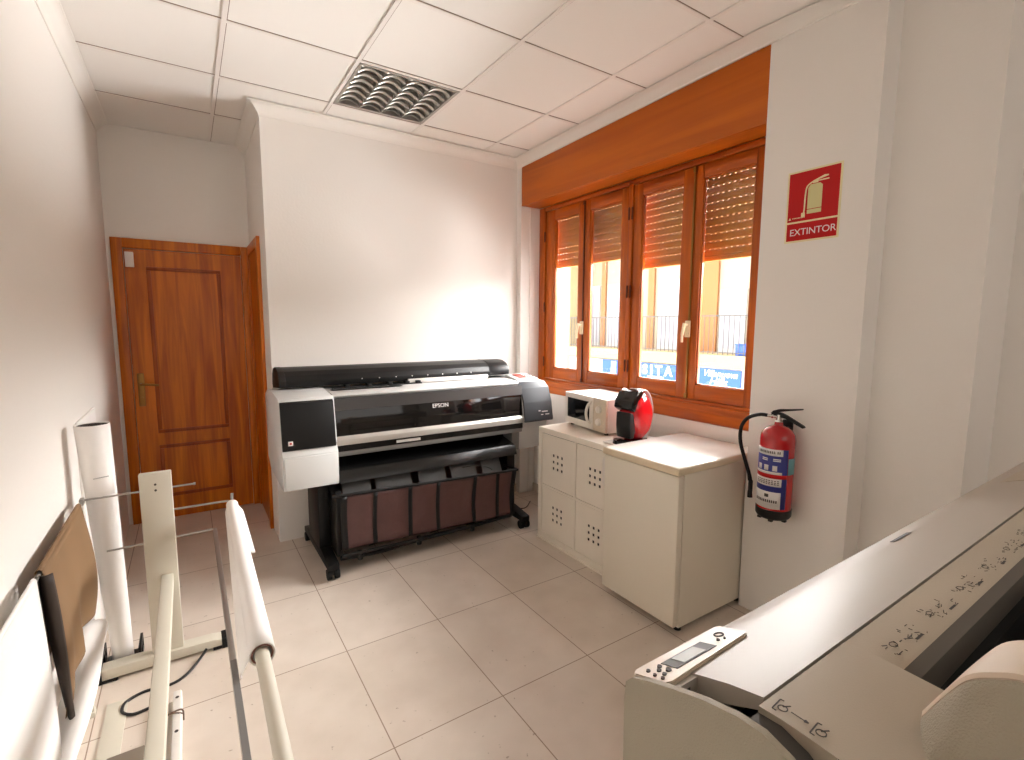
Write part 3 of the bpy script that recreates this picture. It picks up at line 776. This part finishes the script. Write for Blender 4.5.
# ------------------------------------------------------------ near plotter
pl = thing('plotter', 'large warm grey plotter with control panel, in the near right corner', 'plotter', (1.08, -2.66, 0))
PX0, PX1 = .200, 1.97
top = [(-2.318, 1.030), (-2.318, 1.048), (-2.326, 1.057), (-2.344, 1.067), (-2.373, 1.078), (-2.414, 1.092), (-2.45, 1.099), (-2.472, 1.101)]
endp = [(-2.330, .72), (-2.312, .80), (-2.308, 1.02)] + [(-2.310, 1.047), (-2.320, 1.058), (-2.344, 1.069), (-2.373, 1.080), (-2.414, 1.094), (-2.45, 1.102), (-2.475, 1.103), (-2.50, 1.095), (-2.56, 1.055), (-2.66, .98), (-2.80, .92), (-2.98, .90), (-2.99, .72)]
bm = bm_new(); prism(bm, endp, 'x', PX0-.002, PX0+.006); obj('end_panel', bm, 'hpside', pl)
bm = bm_new(); prism(bm, endp, 'x', PX1-.014, PX1+.002); obj('end_panel', bm, 'hpside', pl)
# lid: y from front lip to the crest
lidtop = [(-2.312, 1.000), (-2.308, 1.044), (-2.315, 1.054), (-2.344, 1.064), (-2.373, 1.076), (-2.412, 1.090), (-2.449, 1.0995), (-2.449, 1.085), (-2.40, 1.06), (-2.35, 1.02), (-2.335, .98)]
bm = bm_new(); prism(bm, lidtop, 'x', PX0+.046, PX1-.25, 0); lid = obj('lid', bm, 'hplid', pl, ang=50)
bm = bm_new(); prism(bm, [(y, z+.0004) for y, z in lidtop], 'x', PX1-.25, PX1-.014, 0); obj('lid_end', bm, 'hplid', pl, ang=50)
bm = bm_new(); prism(bm, [(-2.3335, 1.0605), (-2.3415, 1.0648), (-2.3415, 1.0640), (-2.3335, 1.0597)], 'x', .885, .965); bmesh.ops.translate(bm, vec=(0, 0, .0004), verts=bm.verts[:])
obj('badge', bm, 'mark', lid)
# raised rear brow at the far end of the lid
bm = bm_new(); prism(bm, [(-2.325, 1.055), (-2.36, 1.072), (-2.42, 1.096), (-2.45, 1.104), (-2.45, 1.1), (-2.36, 1.066)], 'x', 1.55, PX1-.014); obj('brow', bm, 'hp', pl)
# front band under the lid (towards the room) and main chassis
bm = bm_new(); box(bm, (PX0+.014, -2.335, .74), (PX1-.014, -2.320, .985), .004); obj('front_panel', bm, 'hpside', pl)
bm = bm_new(); box(bm, (PX0+.014, -2.95, .74), (PX1-.014, -2.335, .93)); obj('chassis', bm, 'hpdark', pl)
# channel behind the end panel + handle pocket
bm = bm_new(); prism(bm, [(-2.345, 1.055), (-2.345, .99), (-2.66, .93), (-2.66, .970), (-2.56, 1.043), (-2.50, 1.086), (-2.475, 1.094), (-2.452, 1.092), (-2.448, 1.030), (-2.375, 1.030), (-2.373, 1.066)], 'x', PX0+.005, PX0+.034)
obj('channel', bm, 'hpdark', pl)
bm = bm_new(); prism(bm, [(-2.310, 1.0), (-2.310, 1.045), (-2.325, 1.056), (-2.373, 1.0735), (-2.373, 1.0)], 'x', PX0+.014, PX0+.046); obj('corner_filler', bm, 'hplid', pl)
bm = bm_new(); prism(bm, [(-2.448, 1.082), (-2.43, 1.040), (-2.41, 1.040), (-2.40, 1.032), (-2.449, 1.032)], 'x', PX0+.014, PX0+.045); obj('pocket_step', bm, 'hplid', pl)
# deck at the near left end
bm = bm_new(); prism(bm, [(-2.452, 1.080), (-2.452, 1.099), (-2.475, 1.1005), (-2.50, 1.1), (-2.548, 1.098), (-2.60, 1.090), (-2.60, 1.04), (-2.52, 1.03)], 'x', PX0+.032, .414); dk = obj('side_deck', bm, 'hp', pl)
bm = bm_new()
def dline(x0_, y0_, x1_, y1_, w=.0011, z=1.1012):
    d = Vector((x1_-x0_, y1_-y0_)); d.normalize(); n = Vector((-d.y, d.x))*w
    vs = [bm.verts.new((x0_+n.x, y0_+n.y, z)), bm.verts.new((x1_+n.x, y1_+n.y, z)), bm.verts.new((x1_-n.x, y1_-n.y, z)), bm.verts.new((x0_-n.x, y0_-n.y, z))]
    bm.faces.new(vs)
for xo, yo in ((.238, -2.462), (.238, -2.497)):
    dline(xo, yo, xo+.018, yo+.0015, .0006); dline(xo, yo, xo, yo-.004, .0006); dline(xo+.018, yo+.0015, xo+.0185, yo-.002, .0006)
    for k in range(14):
        a, b = 2*PI*k/14, 2*PI*(k+1)/14; r2 = .0042
        dline(xo+.008+r2*math.cos(a), yo-.006+r2*math.sin(a), xo+.008+r2*math.cos(b), yo-.006+r2*math.sin(b), .0005)
    dline(xo+.010, yo-.005, xo+.017, yo-.009, .0006)
dline(.248, -2.475, .248, -2.491, .0005); dline(.248, -2.491, .2465, -2.4875, .0007); dline(.248, -2.491, .2495, -2.4875, .0007)
obj('roll_pictogram', bm, 'mark', dk, solid=.0003, smooth=False)
# instruction strip behind the lid
bm = bm_new(); prism(bm, [(-2.452, 1.085), (-2.452, 1.0985), (-2.475, 1.0992), (-2.504, 1.0985), (-2.508, 1.096), (-2.508, 1.08)], 'x', .4145, PX1-.10); st_ = obj('instruction_strip', bm, 'hp', pl)
rnd = random.Random(3)
x = .435
while x < 1.55:
    bm = bm_new()
    for q in range(26):
        xx = x+rnd.random()*.085; yy = -2.478-rnd.random()*.022; L = .002+rnd.random()*.007; a = rnd.choice([0, PI/2, .5, 2.4, PI/2, 0])
        dline(xx, yy, xx+L*math.cos(a), yy+L*.5*math.sin(a), .0003+.0003*rnd.random(), 1.1000)
    dline(x+.055, -2.497, x+.074, -2.4972, .0013, 1.1000)
    for k in range(8):
        a, b = 2*PI*k/8, 2*PI*(k+1)/8
        dline(x+.02+.006*math.cos(a), -2.486+.004*math.sin(a), x+.02+.006*math.cos(b), -2.486+.004*math.sin(b), .0004, 1.1000)
    obj('loading_pictogram', bm, 'mark', st_, solid=.0003, smooth=False); x += .115
# slot wall, dark roll bay
bm = bm_new(); prism(bm, [(-2.508, 1.080), (-2.508, 1.096), (-2.519, 1.086), (-2.519, 1.078), (-2.512, 1.02), (-2.51, 1.02)], 'x', .4145, PX1-.10); obj('slot_wall', bm, mat('slot_grey', (96, 89, 80), .55), pl)
obj('bay_wall', B((.4145, -2.525, .93), (PX1-.10, -2.513, 1.03)), mat('bay_black', (8, 7, 7), .9), pl)
obj('roll_bay', B((.4145, -2.80, .9305), (PX1-.10, -2.535, .95)), mat('bay_black', (8, 7, 7), .9), pl)
bm = bm_new(); cyl(bm, (.45, -2.60, .985), (1.80, -2.60, .985), .030, n=32); obj('spindle_core', bm, MATS['bay_black'], pl)
bm = bm_new(); prism(bm, [(-2.640, .95), (-2.628, 1.03), (-2.640, 1.075), (-2.68, 1.10), (-2.75, 1.10), (-2.82, 1.07), (-2.87, .99), (-2.87, .95)], 'x', .4145, PX1-.10, .004)
obj('rear_roll_cover', bm, mat('smoked_grey_cover', (78, 86, 88), .3), pl, ang=60)
# rounded end caps of the roll bay
def capprof(s):
    pts = [(-2.546, 1.100), (-2.560, 1.130), (-2.574, 1.155), (-2.590, 1.168), (-2.612, 1.178), (-2.66, 1.184), (-2.73, 1.180), (-2.80, 1.15), (-2.87, 1.08), (-2.92, .99)]
    pts = [(p.x, p.y) for p in smooth_path([(y, z, 0) for y, z in pts], 4)]
    return [(y, 1.0+(z-1.0)*s if z > 1.0 else z) for y, z in pts]
def endcap(xs):
    bm = bm_new(); rings = []
    for x_, s_, in_ in xs:
        r = [bm.verts.new((x_, y-in_*.3, z-in_)) for y, z in capprof(s_)] + [bm.verts.new((x_, -2.92, .93)), bm.verts.new((x_, -2.55, .93))]
        rings.append(r)
    for a, b in zip(rings, rings[1:]):
        for k in range(len(a)):
            j = (k+1) % len(a); bm.faces.new((a[k], b[k], b[j], a[j]))
    bm.faces.new(rings[0]); bm.faces.new(rings[-1][::-1]); return bm
obj('roll_bay_cap', endcap([(.348, 1.0, -.001), (.352, 1.0, -.004), (.43, 1.0, 0), (.452, 1.0, .002)]), 'hpcap', pl, ang=30)
obj('roll_bay_side', endcap([(PX0+.045, .2, .02), (.27, .45, .012), (.31, .80, .004), (.347, 1.0, .0)]), 'hpside', pl, ang=40)
obj('roll_bay_cap', endcap([(1.82, 1.0, .002), (1.84, 1.0, 0), (1.90, 1.0, 0), (1.95, .8, .01)]), 'hpcap', pl, ang=30)
# control panel
bm = bm_new()
def cpz(y): return 1.0615+(-2.344-y)*.36
pp = [(.203, -2.318), (.213, -2.3105), (.368, -2.3105), (.375, -2.314), (.375, -2.352), (.370, -2.3575), (.213, -2.3655), (.205, -2.361)]
t = bmesh.new(); A = [t.verts.new((x_, y_, cpz(y_)+.0075)) for x_, y_ in pp]; Bv = [t.verts.new((x_, y_, cpz(y_)-.010)) for x_, y_ in pp]
t.faces.new(A); t.faces.new(Bv[::-1])
for k in range(len(pp)): t.faces.new((A[k], Bv[k], Bv[(k+1) % len(pp)], A[(k+1) % len(pp)]))
bmesh.ops.recalc_face_normals(t, faces=t.faces[:]); bmesh.ops.bevel(t, geom=t.edges[:], offset=.0015, segments=2, affect='EDGES'); merge(bm, t)
cpo = obj('control_panel', bm, mat('panel_plastic', (206, 190, 170), .4), pl)
def slab(bm, x0_, x1_, y0_, y1_, h=.0082, sk=0.):
    vs = [(x0_, y0_), (x1_, y0_), (x1_, y1_), (x0_, y1_)]
    T = [bm.verts.new((x_, y_, cpz(y_)+h)) for x_, y_ in vs]; D = [bm.verts.new((x_, y_, cpz(y_)+.004)) for x_, y_ in vs]
    bm.faces.new(T)
    for k in range(4): bm.faces.new((T[k], D[k], D[(k+1) % 4], T[(k+1) % 4]))
    return bm
obj('display_bezel', slab(bm_new(), .240, .316, -2.326, -2.350), 'hpdark', cpo, smooth=False)
obj('display', slab(bm_new(), .256, .298, -2.328, -2.3475, .0086), 'lcd', cpo, smooth=False)
for x_, y_, r2 in ((.216, -2.328, .0025), (.224, -2.337, .0028), (.232, -2.331, .0028), (.220, -2.348, .0025), (.231, -2.345, .0034), (.212, -2.341, .0022), (.211, -2.353, .0022), (.331, -2.342, .0022), (.340, -2.345, .0015)):
    bm = bm_new(); cyl(bm, (x_, y_, cpz(y_)+.006), (x_, y_, cpz(y_)+.0095), r2, n=14); obj('button', bm, 'mark' if r2 < .004 else 'hpdark', cpo)
bm = bm_new(); 
ring = [(.347+.006*math.cos(2*PI*k/18), -2.332+.0055*math.sin(2*PI*k/18)) for k in range(19)]
tube(bm, [(x_, y_, cpz(y_)+.008) for x_, y_ in ring], .0011, 5); obj('power_ring', bm, 'mark', cpo)
# stand
for xs in (.36, 1.81):
    bm = bm_new(); box(bm, (xs-.04, -2.72, .10), (xs+.04, -2.58, .745), .01); lg = obj('stand_leg', bm, 'hpside', pl)
    bm = bm_new(); box(bm, (xs-.035, -2.97, .055), (xs+.035, -2.33, .10), .01); ft = obj('stand_foot', bm, 'hpside', pl)
    for yy in (-2.93, -2.37):
        bm = bm_new(); cyl(bm, (xs-.02, yy, .03), (xs+.02, yy, .03), .03, n=18); box(bm, (xs-.006, yy-.01, .03), (xs+.006, yy+.01, .058)); obj('caster', bm, 'rubber', ft)
obj('stand_crossbar', B((.40, -2.69, .30), (1.77, -2.61, .38), .006), 'hpside', pl)

# ------------------------------------------------------------ roll rack at left
rk = thing('roll_rack', 'beige metal roll rack with upright panel, long beam and thin side rods', 'rack', (-.36, -1.1, 0))
bm = bm_new(); prism(bm, [(-.595, .012), (-.595, .056), (-.50, .058), (-.20, .050), (-.150, .040), (-.150, .012)], 'y', -.215, -.150, .004); ft = obj('foot_bar', bm, 'beige', rk)
bm = bm_new(); box(bm, (-.605, -.222, 0), (-.590, -.143, .060), .003); box(bm, (-.60, -.218, 0), (-.54, -.147, .012), .002); obj('foot_cap', bm, 'rubber', ft)
bm = bm_new(); box(bm, (-.165, -.222, .0), (-.142, -.143, .045), .003); box(bm, (-.20, -.218, 0), (-.145, -.147, .012), .002); obj('foot_cap', bm, 'rubber', ft)
bm = bm_new(); box(bm, (-.420, -.20, .052), (-.308, -.165, .848), .004); up = obj('upright_panel', bm, 'beige', rk)
bm = bm_new()
for z in (.80, .775): cyl(bm, (-.365, -.2045, z), (-.365, -.1995, z), .0045, n=10)
obj('screw', bm, 'mark', up)
bm = bm_new(); box(bm, (-.368, -2.0, .355), (-.326, -.2005, .402), .004); obj('beam', bm, 'beige', rk)
bm = bm_new(); box(bm, (-.420, -2.04, .075), (-.308, -2.0, .62), .004); obj('upright_panel', bm, 'beige', rk)
bm = bm_new(); box(bm, (-.595, -2.06, .012), (-.150, -1.995, .07), .004); obj('foot_bar', bm, 'beige', rk)
ys = -.158
bm = bm_new(); tube(bm, [(-.606, ys, .765), (-.232, ys, .768)], .0042, 8); cyl(bm, (-.232, ys, .768), (-.224, ys, .768), .006); obj('side_rod', bm, 'alu', rk)
bm = bm_new(); tube(bm, smooth_path([(-.42, ys, .668), (-.13, ys, .665), (-.105, ys, .660), (-.090, ys-.01, .664)]), .0045, 8); cyl(bm, (-.090, ys, .655), (-.086, ys+.008, .695), .006); obj('side_rod', bm, 'alu', rk)
bm = bm_new(); tube(bm, [(-.545, ys, .536), (-.163, ys, .546)], .004, 8); obj('side_rod', bm, 'alu', rk)
bm = bm_new(); tube(bm, [(-.606, ys-.005, .765), (-.606, -2.02, .765)], .006, 8); box(bm, (-.613, -.185, .751), (-.599, -.15, .775), .002); obj('hanging_rail', bm, 'alu', rk)
bm = bm_new(); box(bm, (-.171, -2.02, .540), (-.155, -.16, .551), .002); obj('lower_rail', bm, 'alu', rk)
bm = bm_new(); box(bm, (-.1705, -1.75, .5515), (-.1555, -1.22, .5535)); obj('rail_tape', bm, 'egreyd', rk)
# spare black holder behind the foot
bh = thing('roll_holder', 'black slotted plastic holder on the floor around the base of the upright paper roll', 'holder', (-.53, -.07, 0))
for x_ in (-.602, -.472):
    bm = bm_new(); xx = x_
    box(bm, (xx, -.145, 0), (xx+.010, -.02, .02), .001); box(bm, (xx, -.145, .06), (xx+.010, -.02, .075), .001)
    for y_ in (-.145, -.085, -.032): box(bm, (xx, y_, .02), (xx+.010, y_+.012, .06))
    obj('slotted_side', bm, 'black', bh)
obj('base', B((-.59, -.147, 0), (-.475, -.02, .006), .001), 'black', bh)
obj('front_bar', B((-.590, -.149, .006), (-.475, -.145, .02), .001), 'black', bh)

# paper roll on the right-hand arm
pr = thing('paper_roll', 'white paper roll with loose edge threaded on a beige pole of the rack', 'paper roll', (-.1, -.8, .67))
bm = bm_new(); cyl(bm, (-.092, -.185, .658), (-.116, -2.02, .658), .0165, n=20); cyl(bm, (-.091, -.17, .658), (-.092, -.185, .658), .011); obj('pole', bm, 'beige', pr)
bm = bm_new()
def rollshell(u, v):
    y = -.205-1.20*v; r = .0225+.006*v
    a = 2*PI*u
    return (-.092-.0155*v+r*math.cos(a), y, .658+r*math.sin(a))
grid(bm, rollshell, 28, 12); bmesh.ops.remove_doubles(bm, verts=bm.verts[:], dist=1e-5)
obj('paper', bm, 'paper', pr, solid=.003, ang=60)
bm = bm_new()
for a0 in (0,):
    rr = [(-.1075+.0235*math.cos(2*PI*k/24), -1.403, .658+.0235*math.sin(2*PI*k/24)) for k in range(25)]
    tube(bm, rr, .0022, 6)
obj('core_edge', bm, mat('roll_core', (120, 78, 66), .7), pr)
bm = bm_new()
grid(bm, lambda u, v: (-.114-.0185*v-.030*math.sin(PI*u*.62)*(.25+.75*v) + .012*u*u*v, -.24-1.16*v+.10*u*u*v, .660-.105*u*(.22+.9*v**2.0)), 10, 20)
obj('loose_edge', bm, 'paper', pr, solid=.001, ang=60)
bm = bm_new(); grid(bm, lambda u, v: (-.071+.020*math.sin(PI*u*.7)-.008*v, -.24-.55*v, .662-.05*u*(1-v)), 8, 14); obj('loose_edge', bm, 'paper', pr, solid=.001, ang=60)

# kraft sheet over the left rail
def kraft(u, v):
    y = -.245-.615*u; s = v
    z = .773 - .46*s + .05*math.sin(u*3.0+.4)*s*s
    x = -.598 + .022*math.sin(s*2.6) + .012*math.sin(u*7+s*3)*s + .012*math.sin(u*15)*s*s
    return (x, y - .02*s*math.sin(u*5), z)
ks = grid(bm_new(), kraft, 26, 18)
grid(ks, lambda u, v: (-.6135-.006*v, -.245-.615*u, .773-.30*v), 20, 6)
grid(ks, lambda u, v: (-.598-.0155*v, -.245-.615*u, .773+.006*math.sin(PI*v)), 20, 4)
tag(obj('kraft_paper', ks, 'kraft', solid=.0012, ang=70), 'brown kraft paper sheet draped over the thin rail along the left wall', 'paper')
dkk = bm_new()
grid(dkk, lambda u, v: (-.600+.020*v+(.030+.012*math.sin(PI*v))*(u-.15)*(1-.55*v), -.872-.012*math.sin(PI*u)+.05*v*v, .768-.48*v), 8, 18)
grid(dkk, lambda u, v: (-.606+.004*v, -.872-.035*u, .768+.006*math.sin(PI*u)-.30*v), 4, 10)
tag(obj('card_sheet', dkk, 'darkpaper', solid=.003, ang=70), 'dark folded card hanging over the rail beside the brown paper', 'card')
ws = bm_new()
grid(ws, lambda u, v: (-.600+.018*math.sin(v*1.6)+.006*math.sin(u*9)*v, -.915-1.05*u-.02*v, .773-.52*v), 24, 14)
grid(ws, lambda u, v: (-.612-.004*v, -.915-1.05*u, .773-.30*v), 20, 6)
grid(ws, lambda u, v: (-.600-.012*v, -.915-1.05*u, .773+.006*math.sin(PI*v)), 20, 4)
tag(obj('white_sheet', ws, 'paper', solid=.0012, ang=70), 'white paper sheet hanging over the near end of the rail on the left', 'paper')
# long low roll of paper with billowing outer layer
lr = thing('paper_roll', 'long white paper roll lying low along the left wall beneath the hanging sheets', 'paper roll', (-.57, -.9, .2))
def lowroll(u, v):
    y = -.245-1.75*v; a = 2*PI*u; r = .040+.005*math.sin(v*9)+.004*math.sin(a*3+v*14)
    return (-.592+r*math.cos(a), y, .225+.05*math.exp(-((v-.08)/.10)**2)+r*math.sin(a)*(1+.5*math.exp(-((v-.08)/.10)**2)))
bm = grid(bm_new(), lowroll, 24, 40); bmesh.ops.remove_doubles(bm, verts=bm.verts[:], dist=1e-5); obj('outer_layer', bm, 'paper', lr, solid=.002, ang=70)
bm = bm_new(); cyl(bm, (-.592, -.238, .235), (-.592, -2.02, .225), .018, n=18); obj('core', bm, 'cream', lr)
for yy in (-.40, -1.85):
    bm = bm_new(); box(bm, (-.63, yy-.02, 0), (-.588, yy+.02, .02), .003); box(bm, (-.605, yy-.012, .02), (-.590, yy+.012, .186), .002); obj('support', bm, 'beige', lr)
# upright roll in the corner
ur = thing('paper_roll', 'tall white paper roll standing upright near the brown door', 'paper roll', (-.53, -.07, 0))
bm = bm_new()
def upr(u, v):
    a = 2*PI*u; r = .034+.022*v; cxx = -.526-.036*v
    return (cxx+r*math.cos(a), -.108+r*math.sin(a), .007+1.055*v)
grid(bm, upr, 32, 8); bmesh.ops.remove_doubles(bm, verts=bm.verts[:], dist=1e-5); obj('paper', bm, 'paper', ur, solid=.004, ang=60)
bm = bm_new()
for q, (r0_, r1_) in enumerate(((.050, .047), (.040, .037), (.030, .027))): 
    cyl(bm, (-.561, -.108, 1.02), (-.561, -.108, 1.058), r0_, n=28, caps=False)
obj('inner_winding', bm, 'darkpaper', ur, solid=.0015)
bm = bm_new(); 
for q in range(14): box(bm, (-.565+q*.0035, -.1640, .845+.0004*q), (-.563+q*.0035, -.1625, .849+.0004*q))
obj('printed_line', bm, 'egreyd', ur)
bd = obj('foam_board', B((-.6485, .118, .0), (-.640, .62, 1.035), .001), 'paper'); tag(bd, 'thin white foam board leaning flat on the left wall behind the upright roll', 'board')

# things on the floor at lower left
fp = obj('flat_panel', B((-.558, -.95, 0), (-.492, -.372, .006), .0015), 'beige'); tag(fp, 'flat pale metal panel lying on the floor near the left wall', 'panel')
st = thing('metal_bracket', 'white slotted metal bracket tied with string on the floor beside the beam', 'bracket', (-.335, -.8, 0))
bm = bm_new(); prism(bm, [(-.368, 0), (-.368, .036), (-.364, .036), (-.364, .006), (-.342, .006), (-.342, .044), (-.318, .044), (-.314, .036), (-.314, 0)], 'y', -1.45, -.488, .001); obj('channel', bm, 'mwhite', st)
bm = bm_new()
for y_ in (-.53, -.72, -.90, -1.05): cyl(bm, (-.329, y_, .0435), (-.329, y_, .0455), .006, n=12)
obj('slot_hole', bm, 'mark', st)
bm = bm_new(); tube(bm, smooth_path([(-.371, -.62, .01), (-.370, -.62, .040), (-.342, -.62, .050), (-.312, -.62, .048), (-.310, -.62, .006)]), .003, 6); tube(bm, smooth_path([(-.370, -.635, .01), (-.370, -.628, .041), (-.342, -.625, .0505), (-.310, -.63, .04)]), .0025, 6); obj('string', bm, mat('jute', (110, 90, 76), .8), st)
tag(obj('coiled_cable', tube(bm_new(), smooth_path([(-.225, -.235, .030), (-.250, -.262, .012), (-.30, -.34, .006), (-.36, -.375, .006), (-.44, -.365, .006), (-.498, -.395, .006), (-.505, -.45, .006), (-.470, -.485, .006), (-.42, -.480, .006), (-.378, -.468, .006)], 8), .0055, 8), 'cable'), 'looped black cable on the floor in front of the rack foot', 'cable')
bx = thing('storage_case', 'dark box with greyish lid at the very bottom left of the floor', 'box', (-.46, -1.05, 0))
obj('body', B((-.505, -1.30, .0065), (-.412, -.815, .095), .004), 'darkpaper', bx)
obj('lid', B((-.508, -1.303, .095), (-.409, -.812, .106), .004), mat('case_lid', (120, 108, 94), .5), bx)

# ------------------------------------------------------------ across the street
bd = thing('apartment_building', 'pale apartment block with balconies seen through the window across the street', 'building', (9, 4, -3.4))
XF, XB_, k_ = 9.0, 9.75, 1.081
yy_ = lambda y: -2.69+(y+2.69)*k_
zz_ = lambda z: 1.471+(z-1.471)*k_
obj('wall', B((XB_, -6, .6), (XB_+.4, 8.35, 8)), 'facade', bd, smooth=False)
obj('lower_wall', B((XF+.03, -6, -3.4), (XB_+.4, 8.35, .60)), 'fwhite', bd, smooth=False)
obj('plain_wall', B((XF+.02, 8.35, -3.4), (XB_+.4, 18, 8)), 'facade2', bd, smooth=False)
obj('balcony_slab', B((XF-.03, -3, .60), (XB_, 8.35, .86)), 'facade2', bd, smooth=False)
obj('balcony_slab', B((XF-.03, -3, 3.75), (XB_, 8.35, 3.95)), 'facade2', bd, smooth=False)
obj('dark_joint', B((XF+.025, 4.6, .575), (XF+.03, 8.35, .60)), 'fgrey', bd, smooth=False)
XR = XF+.03
bm = bm_new(); box(bm, (XR-.012, -3, 1.66), (XR+.012, 8.35, 1.69)); box(bm, (XR-.01, -3, .91), (XR+.01, 8.35, .925))
obj('railing', bm, 'fgrey', bd, smooth=False)
y = 2.3
while y < 8.35: 
    obj('baluster', B((XR-.006, y-.006, .86), (XR+.006, y+.006, 1.66)), 'fgrey', bd, smooth=False); y += .115
for y0_, y1_ in ((3.58, 3.94), (5.24, 5.42), (6.85, 7.0), (2.6, 2.85), (7.6, 7.75)):
    obj('brick_pier', B((XB_-.06, yy_(y0_), .86), (XB_, yy_(y1_), 3.75)), 'fbrick', bd, smooth=False)
for y0_, y1_, z0_, z1_ in ((2.95, 3.52, .9, 2.2), (4.55, 5.12, .9, 2.5), (6.1, 6.78, .9, 2.5), (7.08, 7.4, .9, 2.5), (.8, 1.9, .9, 2.3)):
    w_ = obj('window', B((XB_-.04, yy_(y0_), .87), (XB_, yy_(y1_), zz_(z1_))), 'fwhite', bd, smooth=False)
    n = 2
    for q in range(n):
        a = y0_+(y1_-y0_)*(q+.12)/n; b = y0_+(y1_-y0_)*(q+.88)/n
        obj('pane', B((XB_-.045, yy_(a), .97), (XB_-.04, yy_(b), zz_(z1_)-.1)), 'fwin', w_, smooth=False)
ac = thing('wall_box', 'small blue box on the balcony across the street, beyond the right pane', 'box', (XR+.1, 3.05, .86))
obj('case', B((XR+.03, 2.95, .86), (XR+.25, 3.19, 1.08), .01), 'banner', ac); obj('lid', B((XR+.02, 2.94, 1.08), (XR+.26, 3.20, 1.105), .005), 'banner', ac)
bn = thing('shop_banner', 'long blue banner reading SITA on the facade across the street', 'banner', (9.0, 5.7, .3), 'blue banners across the street')
XN = 9.0
obj('cloth', B((XN, 4.56, .18), (XN+.02, 6.95, .565)), 'banner', bn, smooth=False)
obj('white_patch', B((XN-.004, 6.45, .20), (XN, 6.62, .54)), 'bwhite', bn, smooth=False)
bm = bm_new(); text_bm(bm, 'SITA', .31, (XN-.002, 5.55, .315), (0, -1, 0), (0, 0, 1), .003, spacing=1.55, bold=.012)
for q in range(10): box(bm, (XN-.004, 5.36-q*.05, .245), (XN, 5.395-q*.05, .275))
obj('lettering', bm, 'bwhite', bn, smooth=False)
bn = thing('shop_banner', 'shorter blue banner with white script on the facade across the street', 'banner', (9.0, 3.5, .3), 'blue banners across the street')
obj('cloth', B((XN, 3.00, .185), (XN+.02, 3.96, .565)), 'banner', bn, smooth=False)
bm = bm_new(); text_bm(bm, 'Villanueva', .20, (XN-.002, 3.88, .405), (0, -1, 0), (0, 0, 1), .003, shear=.35); text_bm(bm, 'Hills', .24, (XN-.002, 3.72, .225), (0, -1, 0), (0, 0, 1), .003, shear=.35)
obj('lettering', bm, 'bwhite', bn, smooth=False)
struct('ground', B((2.8, -8, -3.5), (9.4, 20, -3.4)), 'street', smooth=False)

# ------------------------------------------------------------ light
w = bpy.data.worlds.new('World'); S.world = w; w.use_nodes = True
bg = w.node_tree.nodes['Background']; bg.inputs['Color'].default_value = (.97, .98, 1.0, 1); bg.inputs['Strength'].default_value = 2.0
def area(name, loc, rot, sx, sy, portal=True, power=0, col=(1, 1, 1)):
    l = bpy.data.lights.new(name, 'AREA'); l.shape = 'RECTANGLE'; l.size = sx; l.size_y = sy; l.energy = power; l.color = col
    if portal: l.cycles.is_portal = True
    o = bpy.data.objects.new(name, l); COL.objects.link(o); o.location = loc; o.rotation_euler = rot; return o
area('daylight_portal_window', (2.64, -.25, 1.7), (0, PI/2, 0), 1.6, 2.1)
# added fill lamp in front of the solid rear wall, lifts the dim surfaces
area('rear_fill', (.8, -4.95, 1.7), (PI/2, 0, 0), 2.4, 1.6, False, 3.2, (1.0, .96, .92))
# added lamp above the sight line, stands in for bounce off upper storeys
area('upper_bounce_fill', (7.7, .8, 4.2), (0, PI/2, 0), 3.2, 11, False, 1500, (1.0, .985, .97))
# added lamp below the sight line, brightens the ceiling like street bounce
area('street_bounce_fill', (8.9, .6, -1.7), (0, PI/2, 0), 2.4, 10, False, 600, (1.0, .985, .97))
sun = bpy.data.lights.new('sun', 'SUN'); sun.energy = .25; sun.angle = .01; sun.color = (1, .93, .82)
so = bpy.data.objects.new('sun', sun); COL.objects.link(so); so.rotation_euler = Vector((-1, .35, 1.1)).to_track_quat('Z', 'Y').to_euler()

# ------------------------------------------------------------ camera
F, yaw, pitch, roll = 493.3233, .5814, .1118, .0046
cam = bpy.data.cameras.new('camera'); co = bpy.data.objects.new('camera', cam); COL.objects.link(co); S.camera = co
cam.sensor_width = 36; cam.lens = F*36/1024; cam.clip_start = .02; cam.sensor_fit = 'HORIZONTAL'
fw = Vector((math.sin(yaw)*math.cos(pitch), math.cos(yaw)*math.cos(pitch), -math.sin(pitch)))
r = Vector((math.cos(yaw), -math.sin(yaw), 0)); u = r.cross(fw)
r2 = r*math.cos(roll)+u*math.sin(roll); u2 = -r*math.sin(roll)+u*math.cos(roll)
co.matrix_world = Matrix(((r2.x, u2.x, -fw.x, -.2185), (r2.y, u2.y, -fw.y, -2.6918), (r2.z, u2.z, -fw.z, 1.4714), (0, 0, 0, 1)))
S.view_settings.view_transform = 'Standard'; S.view_settings.look = 'None'; S.view_settings.gamma = 1
S.view_settings.exposure = 2.42
S.cycles.max_bounces = 10; S.cycles.diffuse_bounces = 6; S.cycles.transparent_max_bounces = 12
S.cycles.caustics_reflective = False; S.cycles.caustics_refractive = False
S.cycles.sample_clamp_indirect = 8
